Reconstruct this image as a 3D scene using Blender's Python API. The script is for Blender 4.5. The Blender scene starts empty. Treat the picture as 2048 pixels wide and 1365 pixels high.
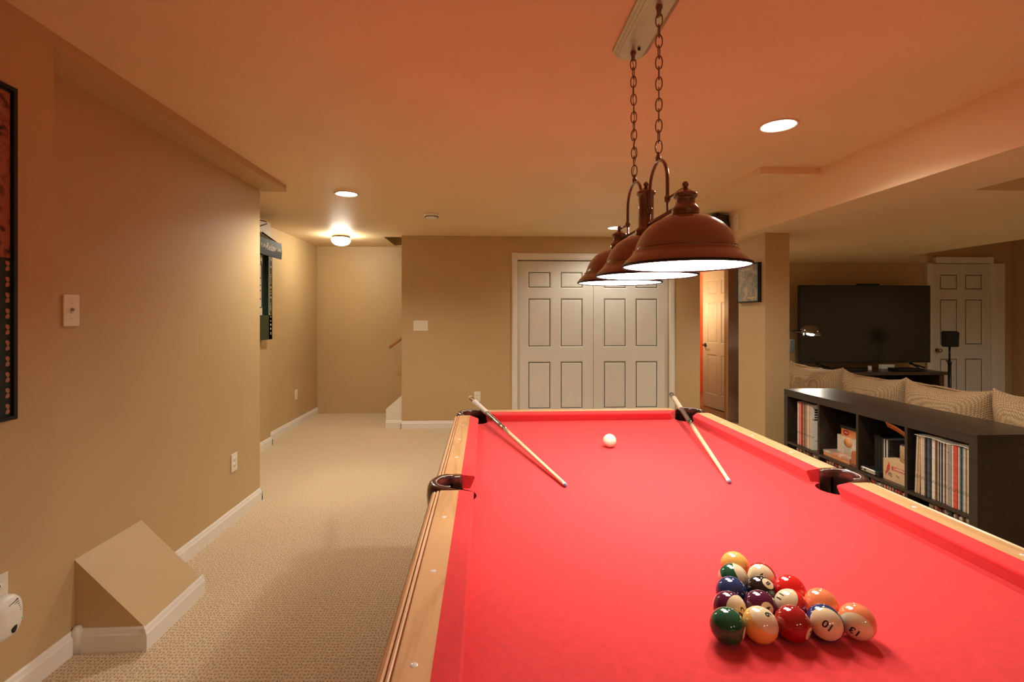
import bpy, bmesh, math, random
from mathutils import Vector, Matrix, noise as mnoise
random.seed(7)
PI = math.pi
scene = bpy.context.scene
COL = scene.collection

# ------------------------------------------------------------------ mesh helpers
class MB:
    """collects shapes (in world coordinates) into one bmesh"""
    def __init__(self):
        self.bm = bmesh.new()

    def box(self, x0, x1, y0, y1, z0, z1, bev=0.0, seg=2, mat=None):
        b = bmesh.new()
        bmesh.ops.create_cube(b, size=1.0)
        for v in b.verts:
            v.co = Vector(((x0 + x1) / 2 + v.co.x * (x1 - x0), (y0 + y1) / 2 + v.co.y * (y1 - y0), (z0 + z1) / 2 + v.co.z * (z1 - z0)))
        if bev > 0:
            bmesh.ops.bevel(b, geom=list(b.edges), offset=bev, segments=seg, profile=0.6, affect='EDGES')
        if mat is not None:
            b.transform(mat)
        self.join(b)
        return self

    def join(self, b, mat=None):
        if mat is not None:
            b.transform(mat)
        me = bpy.data.meshes.new('tmp')
        b.to_mesh(me); b.free()
        self.bm.from_mesh(me)
        bpy.data.meshes.remove(me)

    def grid(self, rows, close_u=False, close_v=False, cap0=False, cap1=False, smooth=True):
        vs = [[self.bm.verts.new(p) for p in r] for r in rows]
        nu, nv = len(vs), len(vs[0])
        for i in range(nu if close_u else nu - 1):
            for j in range(nv if close_v else nv - 1):
                q = [vs[i][j], vs[(i + 1) % nu][j], vs[(i + 1) % nu][(j + 1) % nv], vs[i][(j + 1) % nv]]
                try:
                    f = self.bm.faces.new(q); f.smooth = smooth
                except ValueError:
                    pass
        for c, r in ((cap0, vs[0]), (cap1, vs[-1])):
            if c:
                try:
                    self.bm.faces.new(r)
                except ValueError:
                    pass
        return self

    def prism(self, pts, vec, smooth=False):
        a = [Vector(p) for p in pts]; d = Vector(vec)
        return self.grid([a, [p + d for p in a]], close_v=True, cap0=True, cap1=True, smooth=smooth)

    def lathe(self, prof, loc=(0, 0, 0), mat=None, n=40, smooth=True, cap=False):
        M = Matrix.Translation(Vector(loc)) @ (mat or Matrix.Identity(4))
        rows = []
        for r, z in prof:
            rows.append([M @ Vector((r * math.cos(2 * PI * k / n), r * math.sin(2 * PI * k / n), z)) for k in range(n)])
        return self.grid(rows, close_v=True, cap0=cap, cap1=cap, smooth=smooth)

    def tube(self, path, r, n=10, closed=False, smooth=True):
        P = [Vector(p) for p in path]
        R = r if isinstance(r, (list, tuple)) else [r] * len(P)
        rows = []
        ref = None
        for i, p in enumerate(P):
            if closed:
                t = P[(i + 1) % len(P)] - P[i - 1]
            else:
                t = P[min(i + 1, len(P) - 1)] - P[max(i - 1, 0)]
            t.normalize()
            if ref is None:
                ref = Vector((0, 0, 1)) if abs(t.z) < 0.9 else Vector((1, 0, 0))
            a = t.cross(ref)
            if a.length < 1e-5:
                a = t.cross(Vector((0, 1, 0)))
            a.normalize(); b = t.cross(a); b.normalize(); ref = -b if (-b).dot(ref) > 0 else b
            a = t.cross(ref); a.normalize()
            rows.append([p + (a * math.cos(2 * PI * k / n) + ref * math.sin(2 * PI * k / n)) * R[i] for k in range(n)])
        return self.grid(rows, close_u=closed, close_v=True, cap0=not closed, cap1=not closed, smooth=smooth)

    def build(self, name, mat, parent=None, origin=None, label=None):
        bmesh.ops.remove_doubles(self.bm, verts=self.bm.verts, dist=1e-6)
        bmesh.ops.recalc_face_normals(self.bm, faces=self.bm.faces)
        off = Vector(parent_origin(parent)) if parent is not None else Vector(origin or (0, 0, 0))
        for v in self.bm.verts:
            v.co -= off
        me = bpy.data.meshes.new(name)
        self.bm.to_mesh(me); self.bm.free()
        for m in (mat if isinstance(mat, (list, tuple)) else [mat]):
            me.materials.append(m)
        o = bpy.data.objects.new(name, me)
        COL.objects.link(o)
        if parent is not None:
            o.parent = parent
        else:
            o.location = off
        ORIG[o.name] = tuple(off)
        if label:
            o['label'] = label
        return o

ORIG = {}
def parent_origin(p):
    return ORIG[p.name]

def thing(name, loc, label, cat, group=None):
    o = bpy.data.objects.new(name, None)
    o.empty_display_size = 0.05
    o.location = loc
    COL.objects.link(o)
    ORIG[o.name] = tuple(loc)
    return tag(o, label, cat, group)

def tag(o, label, cat, group=None):
    o['label'] = label; o['category'] = cat
    if group:
        o['group'] = group
    return o

def struct(name, mb, mat, label=None):
    o = mb.build(name, mat)
    o['kind'] = 'structure'
    if label:
        o['label'] = label
    return o

def frame_matrix(origin, right, up):
    r = Vector(right).normalized(); u = Vector(up).normalized(); n = r.cross(u)
    M = Matrix((r, u, n)).transposed().to_4x4()
    return Matrix.Translation(Vector(origin)) @ M

def text_bm(body, size, extrude=0.0004, shear=0.0, spacing=1.0, offset=0.0):
    cu = bpy.data.curves.new('lettering', 'FONT')
    cu.body = body; cu.size = size; cu.extrude = extrude; cu.shear = shear
    cu.align_x = 'CENTER'; cu.align_y = 'CENTER'; cu.space_character = spacing; cu.offset = offset
    cu.resolution_u = 3
    o = bpy.data.objects.new('lettering', cu)
    COL.objects.link(o)
    dg = bpy.context.evaluated_depsgraph_get()
    me = bpy.data.meshes.new_from_object(o.evaluated_get(dg))
    b = bmesh.new(); b.from_mesh(me)
    bpy.data.objects.remove(o); bpy.data.curves.remove(cu); bpy.data.meshes.remove(me)
    return b

# ------------------------------------------------------------------ materials
def new_mat(name):
    m = bpy.data.materials.new(name); m.use_nodes = True
    nt = m.node_tree
    return m, nt, nt.nodes['Principled BSDF']

def pm(name, col, rough=0.5, metal=0.0, var=0.0, vscale=(8, 8, 8), bump=0.0, bscale=200.0, coat=0.0, sheen=0.0, spec=0.5, detail=4.0):
    m, nt, b = new_mat(name)
    b.inputs['Roughness'].default_value = rough
    b.inputs['Metallic'].default_value = metal
    b.inputs['Coat Weight'].default_value = coat
    b.inputs['Coat Roughness'].default_value = 0.06
    b.inputs['Specular IOR Level'].default_value = spec
    if sheen:
        b.inputs['Sheen Weight'].default_value = sheen
        b.inputs['Sheen Roughness'].default_value = 0.5
    tc = nt.nodes.new('ShaderNodeTexCoord')
    mp = nt.nodes.new('ShaderNodeMapping'); mp.inputs['Scale'].default_value = vscale
    nt.links.new(tc.outputs['Object'], mp.inputs['Vector'])
    nz = nt.nodes.new('ShaderNodeTexNoise'); nz.inputs['Scale'].default_value = 1.0; nz.inputs['Detail'].default_value = detail
    nt.links.new(mp.outputs['Vector'], nz.inputs['Vector'])
    rp = nt.nodes.new('ShaderNodeValToRGB')
    lo = tuple(c * (1 - var) for c in col); hi = tuple(min(1, c * (1 + var)) for c in col)
    rp.color_ramp.elements[0].position = 0.3; rp.color_ramp.elements[1].position = 0.7
    rp.color_ramp.elements[0].color = (*lo, 1); rp.color_ramp.elements[1].color = (*hi, 1)
    nt.links.new(nz.outputs['Fac'], rp.inputs['Fac'])
    nt.links.new(rp.outputs['Color'], b.inputs['Base Color'])
    if bump:
        n2 = nt.nodes.new('ShaderNodeTexNoise'); n2.inputs['Scale'].default_value = bscale; n2.inputs['Detail'].default_value = 3
        nt.links.new(tc.outputs['Object'], n2.inputs['Vector'])
        bp = nt.nodes.new('ShaderNodeBump'); bp.inputs['Strength'].default_value = bump; bp.inputs['Distance'].default_value = 0.002
        nt.links.new(n2.outputs['Fac'], bp.inputs['Height']); nt.links.new(bp.outputs['Normal'], b.inputs['Normal'])
    return m

def emit(name, col, s):
    m, nt, b = new_mat(name)
    b.inputs['Base Color'].default_value = (0.9, 0.9, 0.9, 1)
    b.inputs['Emission Color'].default_value = (*col, 1)
    b.inputs['Emission Strength'].default_value = s
    return m

def wood(name, c1, c2, axis, rough=0.35, coat=0.3, ring=9.0):
    """grain stretched along axis: 'X', 'Y' or 'Z' (object coordinates)"""
    m, nt, b = new_mat(name)
    b.inputs['Roughness'].default_value = rough; b.inputs['Coat Weight'].default_value = coat
    b.inputs['Coat Roughness'].default_value = 0.15
    tc = nt.nodes.new('ShaderNodeTexCoord'); mp = nt.nodes.new('ShaderNodeMapping')
    sc = {'X': (0.9, 9, 9), 'Y': (9, 0.9, 9), 'Z': (9, 9, 0.9)}[axis]
    mp.inputs['Scale'].default_value = sc
    nt.links.new(tc.outputs['Object'], mp.inputs['Vector'])
    n1 = nt.nodes.new('ShaderNodeTexNoise'); n1.inputs['Scale'].default_value = 1.6; n1.inputs['Detail'].default_value = 3; n1.inputs['Distortion'].default_value = 0.6
    nt.links.new(mp.outputs['Vector'], n1.inputs['Vector'])
    mu = nt.nodes.new('ShaderNodeMath'); mu.operation = 'MULTIPLY'; mu.inputs[1].default_value = ring
    nt.links.new(n1.outputs['Fac'], mu.inputs[0])
    fr = nt.nodes.new('ShaderNodeMath'); fr.operation = 'PINGPONG'; fr.inputs[1].default_value = 1.0
    nt.links.new(mu.outputs[0], fr.inputs[0])
    n2 = nt.nodes.new('ShaderNodeTexNoise'); n2.inputs['Scale'].default_value = 12; n2.inputs['Detail'].default_value = 5
    nt.links.new(mp.outputs['Vector'], n2.inputs['Vector'])
    mx = nt.nodes.new('ShaderNodeMath'); mx.operation = 'MULTIPLY_ADD'; mx.inputs[1].default_value = 0.55
    nt.links.new(fr.outputs[0], mx.inputs[0])
    m3 = nt.nodes.new('ShaderNodeMath'); m3.operation = 'MULTIPLY'; m3.inputs[1].default_value = 0.5
    nt.links.new(n2.outputs['Fac'], m3.inputs[0]); nt.links.new(m3.outputs[0], mx.inputs[2])
    rp = nt.nodes.new('ShaderNodeValToRGB')
    rp.color_ramp.elements[0].color = (*c2, 1); rp.color_ramp.elements[1].color = (*c1, 1)
    rp.color_ramp.elements[0].position = 0.1; rp.color_ramp.elements[1].position = 0.55
    nt.links.new(mx.outputs[0], rp.inputs['Fac']); nt.links.new(rp.outputs['Color'], b.inputs['Base Color'])
    return m

WALLC = (0.53, 0.372, 0.185)
CEILC = (0.78, 0.60, 0.365)
M = {}
M['wall'] = pm('wall_paint', WALLC, 0.52, var=0.03, vscale=(2, 2, 2), bump=0.12, bscale=260)
M['ceil'] = pm('ceiling_paint', CEILC, 0.55, var=0.03, vscale=(2, 2, 2), bump=0.10, bscale=240)
M['trim'] = pm('trim_paint', (0.78, 0.74, 0.66), 0.4, var=0.02)
M['door'] = pm('door_paint', (0.69, 0.665, 0.59), 0.42, var=0.02, bump=0.1, bscale=300)
M['plate'] = pm('switch_plate', (0.80, 0.74, 0.60), 0.35, var=0.01)
M['slot'] = pm('dark_slot', (0.10, 0.07, 0.05), 0.6)
M['orange'] = pm('orange_wall', (0.72, 0.19, 0.06), 0.6, var=0.04)
M['hallfloor'] = wood('hall_floor', (0.34, 0.20, 0.11), (0.20, 0.11, 0.06), 'X', 0.4, 0.1)
M['bronze'] = pm('bronze_enamel', (0.23, 0.080, 0.043), 0.22, metal=0.0, var=0.06, coat=0.8)
M['bronze_metal'] = pm('bronze_metal', (0.20, 0.075, 0.045), 0.2, metal=0.35, var=0.1, vscale=(30, 30, 30), coat=0.8)
M['shade_in'] = pm('shade_inner_white', (0.85, 0.85, 0.82), 0.4)
M['nickel'] = pm('canopy_nickel', (0.55, 0.50, 0.38), 0.34, metal=0.75, var=0.05, vscale=(3, 40, 3))
M['diffuser'] = emit('lamp_diffuser', (1.0, 0.95, 0.83), 9.8)
M['can'] = emit('can_lens', (1.0, 0.93, 0.80), 14.0)
M['globe'] = emit('globe_glass', (1.0, 0.94, 0.78), 36.0)
M['canring'] = pm('can_ring', (0.75, 0.68, 0.55), 0.4)
M['felt'] = pm('red_felt', (0.72, 0.040, 0.046), 0.85, var=0.06, vscale=(60, 60, 60), bump=0.25, bscale=900, sheen=0.12, spec=0.15)
M['mapleY'] = wood('maple_rail', (0.74, 0.44, 0.20), (0.58, 0.30, 0.12), 'Y', 0.42, 0.12)
M['mapleX'] = wood('maple_rail_end', (0.74, 0.44, 0.20), (0.58, 0.30, 0.12), 'X', 0.42, 0.12)
M['mapleD'] = wood('maple_body', (0.60, 0.31, 0.13), (0.44, 0.21, 0.08), 'Y', 0.35, 0.3)
M['pearl'] = pm('pearl_sight', (0.85, 0.82, 0.76), 0.2, var=0.05, coat=0.6)
M['leather'] = pm('pocket_leather', (0.075, 0.026, 0.017), 0.2, var=0.25, vscale=(30, 30, 30), coat=0.6)
M['pocketin'] = pm('pocket_liner', (0.06, 0.025, 0.018), 0.45, var=0.2)
M['expedit'] = wood('black_brown_shelf', (0.030, 0.020, 0.014), (0.017, 0.011, 0.008), 'Y', 0.36, 0.15)
M['tvblack'] = pm('tv_bezel', (0.012, 0.011, 0.010), 0.35)
M['screen'] = pm('tv_screen', (0.010, 0.009, 0.009), 0.24, spec=0.7)
M['console'] = wood('dark_console', (0.055, 0.026, 0.014), (0.03, 0.014, 0.008), 'X', 0.35, 0.2)
M['black'] = pm('black_plastic', (0.016, 0.015, 0.014), 0.5, spec=0.25)
M['blackm'] = pm('black_metal', (0.02, 0.02, 0.02), 0.3, metal=0.5)
M['chrome'] = pm('chrome', (0.62, 0.58, 0.52), 0.12, metal=1.0)
M['darkchrome'] = pm('dark_chrome', (0.20, 0.18, 0.155), 0.16, metal=1.0)
M['steel'] = pm('aged_knob', (0.45, 0.38, 0.28), 0.25, metal=1.0)
M['darkbronze'] = pm('dark_bronze_handle', (0.05, 0.035, 0.025), 0.3, metal=0.8)
M['white'] = pm('white_plastic', (0.80, 0.77, 0.70), 0.4)
M['green'] = pm('cabinet_green', (0.018, 0.040, 0.020), 0.35, var=0.1)
M['hoodgrey'] = pm('hood_grey_green', (0.020, 0.024, 0.018), 0.6, var=0.1, spec=0.3)
M['cream'] = pm('cream_print', (0.72, 0.62, 0.48), 0.5, var=0.06)
M['ink'] = pm('black_ink', (0.012, 0.011, 0.011), 0.5)
M['red'] = pm('red_print', (0.55, 0.05, 0.03), 0.5, var=0.08)
M['stairwhite'] = M['trim']
M['handrail'] = wood('handrail_wood', (0.50, 0.24, 0.10), (0.38, 0.17, 0.07), 'X')

def carpet_mat():
    m, nt, b = new_mat('carpet_loop')
    b.inputs['Roughness'].default_value = 0.95; b.inputs['Specular IOR Level'].default_value = 0.1
    tc = nt.nodes.new('ShaderNodeTexCoord')
    mp = nt.nodes.new('ShaderNodeMapping'); mp.inputs['Scale'].default_value = (1 / 0.0145, 1 / 0.0175, 1)
    mp.inputs['Rotation'].default_value = (0, 0, 0.05)
    nt.links.new(tc.outputs['Object'], mp.inputs['Vector'])
    vo = nt.nodes.new('ShaderNodeTexVoronoi'); vo.voronoi_dimensions = '2D'; vo.inputs['Scale'].default_value = 1.0; vo.inputs['Randomness'].default_value = 0.4
    nt.links.new(mp.outputs['Vector'], vo.inputs['Vector'])
    r = nt.nodes.new('ShaderNodeValToRGB')
    r.color_ramp.elements[0].position = 0.06; r.color_ramp.elements[0].color = (0.24, 0.14, 0.07, 1)
    r.color_ramp.elements[1].position = 0.27; r.color_ramp.elements[1].color = (0.70, 0.55, 0.365, 1)
    nt.links.new(vo.outputs['Distance'], r.inputs['Fac'])
    nz = nt.nodes.new('ShaderNodeTexNoise'); nz.inputs['Scale'].default_value = 90; nz.inputs['Detail'].default_value = 5
    nt.links.new(tc.outputs['Object'], nz.inputs['Vector'])
    mix = nt.nodes.new('ShaderNodeMix'); mix.data_type = 'RGBA'; mix.blend_type = 'MULTIPLY'; mix.inputs['Factor'].default_value = 0.5
    r2 = nt.nodes.new('ShaderNodeValToRGB')
    r2.color_ramp.elements[0].position = 0.3; r2.color_ramp.elements[0].color = (0.6, 0.58, 0.55, 1)
    r2.color_ramp.elements[1].position = 0.65; r2.color_ramp.elements[1].color = (1, 1, 1, 1)
    nt.links.new(nz.outputs['Fac'], r2.inputs['Fac'])
    nt.links.new(r.outputs['Color'], mix.inputs['A']); nt.links.new(r2.outputs['Color'], mix.inputs['B'])
    nt.links.new(mix.outputs['Result'], b.inputs['Base Color'])
    bp = nt.nodes.new('ShaderNodeBump'); bp.inputs['Strength'].default_value = 0.8; bp.inputs['Distance'].default_value = 0.004
    ad = nt.nodes.new('ShaderNodeMath'); ad.operation = 'ADD'
    nt.links.new(vo.outputs['Distance'], ad.inputs[0]); nt.links.new(nz.outputs['Fac'], ad.inputs[1])
    nt.links.new(ad.outputs[0], bp.inputs['Height']); nt.links.new(bp.outputs['Normal'], b.inputs['Normal'])
    return m
M['carpet'] = carpet_mat()

def weave_mat():
    m, nt, b = new_mat('sofa_weave')
    b.inputs['Roughness'].default_value = 0.9; b.inputs['Specular IOR Level'].default_value = 0.15
    tc = nt.nodes.new('ShaderNodeTexCoord')
    mp = nt.nodes.new('ShaderNodeMapping'); mp.inputs['Scale'].default_value = (105, 105, 105); mp.inputs['Rotation'].default_value = (0.785, 0, 0)
    nt.links.new(tc.outputs['Object'], mp.inputs['Vector'])
    vo = nt.nodes.new('ShaderNodeTexVoronoi'); vo.inputs['Scale'].default_value = 1.0; vo.inputs['Randomness'].default_value = 0.2
    nt.links.new(mp.outputs['Vector'], vo.inputs['Vector'])
    r = nt.nodes.new('ShaderNodeValToRGB')
    r.color_ramp.elements[0].position = 0.2; r.color_ramp.elements[0].color = (0.62, 0.45, 0.27, 1)
    r.color_ramp.elements[1].position = 0.62; r.color_ramp.elements[1].color = (0.31, 0.195, 0.095, 1)
    nt.links.new(vo.outputs['Distance'], r.inputs['Fac']); nt.links.new(r.outputs['Color'], b.inputs['Base Color'])
    bp = nt.nodes.new('ShaderNodeBump'); bp.inputs['Strength'].default_value = 0.6; bp.inputs['Distance'].default_value = 0.004; bp.invert = True
    nt.links.new(vo.outputs['Distance'], bp.inputs['Height']); nt.links.new(bp.outputs['Normal'], b.inputs['Normal'])
    return m
M['weave'] = weave_mat()

def print_mat(name, cols, scale, rough=0.4, vsc=(1, 1, 1)):
    """mottled printed picture: noise through a hard colour ramp"""
    m, nt, b = new_mat(name)
    b.inputs['Roughness'].default_value = rough
    tc = nt.nodes.new('ShaderNodeTexCoord')
    mp = nt.nodes.new('ShaderNodeMapping'); mp.inputs['Scale'].default_value = vsc
    nt.links.new(tc.outputs['Object'], mp.inputs['Vector'])
    nz = nt.nodes.new('ShaderNodeTexNoise'); nz.inputs['Scale'].default_value = scale; nz.inputs['Detail'].default_value = 4; nz.inputs['Distortion'].default_value = 0.8
    nt.links.new(mp.outputs['Vector'], nz.inputs['Vector'])
    rp = nt.nodes.new('ShaderNodeValToRGB'); cr = rp.color_ramp
    n = len(cols)
    for i, c in enumerate(cols):
        p = 0.34 + 0.32 * i / (n - 1)
        if i < 2:
            e = cr.elements[i]; e.position = p
        else:
            e = cr.elements.new(p)
        e.color = (*c, 1)
    nt.links.new(nz.outputs['Fac'], rp.inputs['Fac']); nt.links.new(rp.outputs['Color'], b.inputs['Base Color'])
    return m

# ------------------------------------------------------------------ room dimensions (metres, camera stands at x=0, y=0)
ZC = 2.304      # main ceiling
ZL = 2.028      # low ceiling
XL = -1.635     # left wall
XB = 2.175      # face of the dropped beam
YB = 6.01       # back wall of the billiard room
YT = 6.20       # wall behind the television
YF = 7.015      # wall at the foot of the stairs
YR = -3.60      # wall behind the camera

# floors
struct('floor', MB().box(-2.6, 7.1, YR - 0.1, 6.1, -0.1, 0).box(-2.6, 2.75, 6.1, 7.2, -0.1, 0), M['carpet'])
struct('floor_hall', MB().box(2.75, 7.1, 6.1, 9.0, -0.1, 0.0), M['hallfloor'])

# left walls
struct('wall_left', MB().box(-2.6, XL, YR - 0.1, 3.73, 0, ZC), M['wall'])
struct('wall_left_panel', MB().box(XL, -1.466, YR, 1.785, 0.554, ZC), M['wall'])
struct('wall_alcove', MB().box(-2.6, -2.217, 3.73, 5.31, 0, ZC).box(-2.6, -2.305, 5.31, YF, 0, ZC), M['wall'])
struct('wall_stair', MB().box(-2.6, 2.75, YF, YF + 0.12, 0, ZC + 1.2), M['wall'])
struct('wall_rear', MB().box(-2.6, 7.1, YR - 0.12, YR, 0, ZC + 0.2), M['wall'])
# back wall with the closet opening
CX0, CX1, CZ = 0.391, 2.25, 2.035
struct('wall_back', MB().box(-0.99, CX0, YB, YB + 0.12, 0, ZC).box(CX1, 2.638, YB, YB + 0.12, 0, ZC).box(CX0, CX1, YB, YB + 0.12, CZ, ZC)
       , M['wall'])
struct('wall_corridor', MB().box(2.52, 2.638, YB + 0.121, 9.0, 0, ZC), M['wall'])
struct('wall_closet', MB().box(CX0 - 0.2, CX1 + 0.2, YB + 0.55, YB + 0.6, 0, ZC), M['wall'])
# wall behind the television, right wall, hall walls
struct('wall_television', MB().box(3.085, 7.1, YT, YT + 0.10, 0, ZC + 0.2), M['wall'])
struct('wall_right', MB().box(6.9, 7.1, YR, YT, 0, ZC + 0.2), M['wall'])
struct('wall_hall', MB().box(3.40, 3.5, YT + 0.10, 7.36, 0, ZC), M['wall'])
struct('wall_orange', MB().box(2.638, 5.0, 8.6, 8.7, 0, ZC).box(4.9, 5.0, 7.36, 8.6, 0, ZC).box(3.5, 4.9, 7.30, 7.36, 0, ZC), M['orange'])
# column
struct('wall_column', MB().box(2.303, 2.511, 4.0, 4.43, 0, ZL), M['wall'])

# ceilings: the main one has the stairwell opening cut out
HX0, HY0, HY1 = -1.225, 6.14, 6.925
mb = MB()
mb.box(-2.6, XB, YR - 0.1, HY0, ZC, ZC + 0.12).box(-2.6, HX0, HY0, HY1, ZC, ZC + 0.12).box(-2.6, XB, HY1, YF, ZC, ZC + 0.12).box(0.35, XB, HY0, HY1, ZC, ZC + 0.12)
struct('ceiling', mb, M['ceil'])
struct('wall_stairwell', MB().box(HX0 - 0.05, HX0, HY0 - 0.05, HY1 + 0.05, ZC + 0.121, ZC + 1.3).box(HX0, 0.4, HY0 - 0.05, HY0, ZC + 0.121, ZC + 1.3)
       .box(HX0, 0.4, HY1, HY1 + 0.05, ZC + 0.121, ZC + 1.3).box(0.4, 0.45, HY0, HY1, ZC + 0.121, ZC + 1.3).box(HX0, 0.4, HY0, HY1, ZC + 1.3, ZC + 1.34), M['wall'])
# soffits
struct('ceiling_soffit', MB().box(XL, -1.466, 1.785, 3.78, 2.258, ZC), M['wall'])
struct('ceiling_step', MB().box(1.775, XB, 3.14, YB, 2.262, ZC), M['ceil'])
# low ceiling over the television side (its left edge is the beam face) with a raised tray
ZT = ZC + 0.1
mb = MB()
mb.box(XB, 2.668, YR, YT, ZL, ZT)
mb.box(2.668, 6.9, YR, -0.3, ZL, ZT)
mb.prism([(2.668, 2.593, ZL), (4.80, 2.593, ZL), (4.80, 5.43, ZL), (5.75, YT, ZL), (2.668, YT, ZL)], (0, 0, ZT - ZL))
struct('ceiling_lower', mb, M['ceil'])
struct('ceiling_tray', MB().box(2.3, 6.9, YR, YT, ZT, ZT + 0.1), M['wall'])
struct('ceiling_hall', MB().box(2.638, 5.0, YT, 8.7, ZL + 0.02, ZL + 0.12), M['ceil'])

# baseboards
def base_prof(p0, p1, n, h=0.092, t=0.014):
    p0 = Vector(p0); p1 = Vector(p1); n = Vector(n)
    prof = [(0, 0), (t, 0), (t, h * 0.70), (t * 0.75, h * 0.78), (t * 0.55, h * 0.93), (t * 0.3, h), (0, h)]
    return [[p + n * d + Vector((0, 0, z)) for d, z in prof] for p in (p0, p1)]
def baseboard(name, segs):
    mb = MB()
    for p0, p1, n in segs:
        mb.grid(base_prof(p0, p1, n), close_v=True, cap0=True, cap1=True, smooth=False)
    return struct(name, mb, M['trim'])
WX, WY0, WY1, WZ = -1.362, 2.085, 2.475, 0.365     # sloped boxed-in corner on the left wall
baseboard('baseboard_left', [((XL, YR, 0), (XL, WY0 - 0.014, 0), (1, 0, 0)), ((XL, WY1, 0), (XL, 3.744, 0), (1, 0, 0)), ((XL + 0.014, 3.73, 0), (-2.217, 3.73, 0), (0, 1, 0))])
baseboard('baseboard_alcove', [((-2.217, 3.744, 0), (-2.217, 5.324, 0), (1, 0, 0)), ((-2.203, 5.31, 0), (-2.305, 5.31, 0), (0, 1, 0)), ((-2.305, 5.324, 0), (-2.305, YF, 0), (1, 0, 0))])
baseboard('baseboard_back', [((-1.004, YB, 0), (0.32, YB, 0), (0, -1, 0)), ((2.33, YB, 0), (2.64, YB, 0), (0, -1, 0)), ((-0.99, YB - 0.014, 0), (-0.99, YB + 0.07, 0), (-1, 0, 0))])
baseboard('baseboard_column', [((2.303, 4.0, 0), (2.511, 4.0, 0), (0, -1, 0)), ((2.303, 3.986, 0), (2.303, 4.43, 0), (-1, 0, 0))])
baseboard('baseboard_television', [((3.235, YT, 0), (5.76, YT, 0), (0, -1, 0))])

# sloped boxed-in pipe chase against the left wall
ch = thing('pipe_chase', ((XL + WX) / 2, (WY0 + WY1) / 2, 0), 'tan painted wedge box with sloped top boxed against the left wall at floor', 'wedge box')
MB().prism([(XL, WY0, 0), (WX, WY0, 0), (WX, WY0, 0.085), (XL, WY0, WZ)], (0, WY1 - WY0, 0)).build('chase_body', M['wall'], ch)
mb = MB()
mb.grid(base_prof((WX + 0.0, WY0 - 0.014, 0), (WX, WY1 + 0.014, 0), (1, 0, 0)), close_v=True, cap0=True, cap1=True, smooth=False)
mb.build('baseboard_front', M['trim'], ch, label='white baseboard along the front of the wedge box')
mb = MB()
mb.grid(base_prof((XL + 0.014, WY0, 0), (WX + 0.0002, WY0, 0), (0, -1, 0)), close_v=True, cap0=True, cap1=True, smooth=False)
mb.lathe([(0.0, 0.0), (0.017, 0.0), (0.016, 0.06), (0.020, 0.085), (0.012, 0.104), (0.0, 0.108)], (XL + 0.018, WY0 - 0.008, 0), n=12)
mb.build('baseboard_side', M['trim'], ch, label='white baseboard with a caulked corner at the side of the wedge box')

# ------------------------------------------------------------------ closet casing and doors
def panel_door(mb, M4, w, h, t=0.035, cols=2, rows=None):
    """six-panel door; local x = width, y = 0 front face .. t, z up"""
    rows = rows or [(0.20, 0.79), (0.96, 1.565), (1.68, 1.89)]
    s = h / 2.02
    rows = [(a * s, b * s) for a, b in rows]
    mar = 0.122 * w / 0.93; mid = 0.108 * w / 0.93
    pw = (w - 2 * mar - (cols - 1) * mid) / cols
    xs = [(mar + k * (pw + mid), mar + k * (pw + mid) + pw) for k in range(cols)]
    d = 0.0065
    mb.box(0, w, d, t, 0, h, mat=M4)
    # stiles and rails
    edges = [0.0] + [v for x in xs for v in x] + [w]
    for k in range(0, len(edges), 2):
        mb.box(edges[k], edges[k + 1], 0, d + 0.001, 0, h, mat=M4)
    ze = [0.0] + [v for z in rows for v in z] + [h]
    for x0, x1 in xs:
        for k in range(0, len(ze), 2):
            mb.box(x0, x1, 0, d + 0.001, ze[k], ze[k + 1], mat=M4)
        for z0, z1 in rows:
            def rect(i, y):
                return [M4 @ Vector(p) for p in ((x0 + i, y, z0 + i), (x1 - i, y, z0 + i), (x1 - i, y, z1 - i), (x0 + i, y, z1 - i))]
            mb.grid([rect(0.0, 0.0), rect(0.012, d), rect(0.020, d), rect(0.045, 0.0035)], close_v=True, cap1=True, smooth=False)

I4 = Matrix.Identity(4)
dw = (CX1 - CX0 - 0.012) / 2
for i in range(2):
    mb = MB()
    panel_door(mb, Matrix.Translation((CX0 + 0.004 + i * (dw + 0.004), YB + 0.030 - 0.0, 0.012)), dw, 2.004)
    struct('door_%d' % (i + 1), mb, M['door'])
mb = MB()
tw = 0.068
for x0 in (CX0 - tw, CX1):
    mb.box(x0, x0 + tw, YB - 0.014, YB, 0, CZ, bev=0.003)
    mb.box(x0 + 0.012, x0 + tw - 0.012, YB - 0.019, YB - 0.012, 0, CZ, bev=0.002)
mb.box(CX0, CX1, YB - 0.014, YB, CZ, CZ + tw, bev=0.003)
mb.box(CX0, CX1, YB - 0.019, YB - 0.012, CZ + 0.012, CZ + tw - 0.012, bev=0.002)
for x0 in (CX0 - tw, CX1):
    mb.box(x0 - 0.002, x0 + tw + 0.002, YB - 0.022, YB, CZ, CZ + tw + 0.004, bev=0.003)
    for r in (0.024, 0.012):
        mb.lathe([(r, 0.0), (r, 0.004), (r - 0.005, 0.006), (r - 0.008, 0.002)], (x0 + tw / 2, YB - 0.022, CZ + tw / 2), Matrix.Rotation(PI / 2, 4, 'X'), n=20)
# door head jamb and track
mb.box(CX0, CX1, YB, YB + 0.10, CZ - 0.012, CZ)
struct('trim_1', mb, M['trim'])
struct('trim_2', MB().box(CX0, CX1, YB + 0.028, YB + 0.066, CZ - 0.024, CZ - 0.012), M['slot'])

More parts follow.
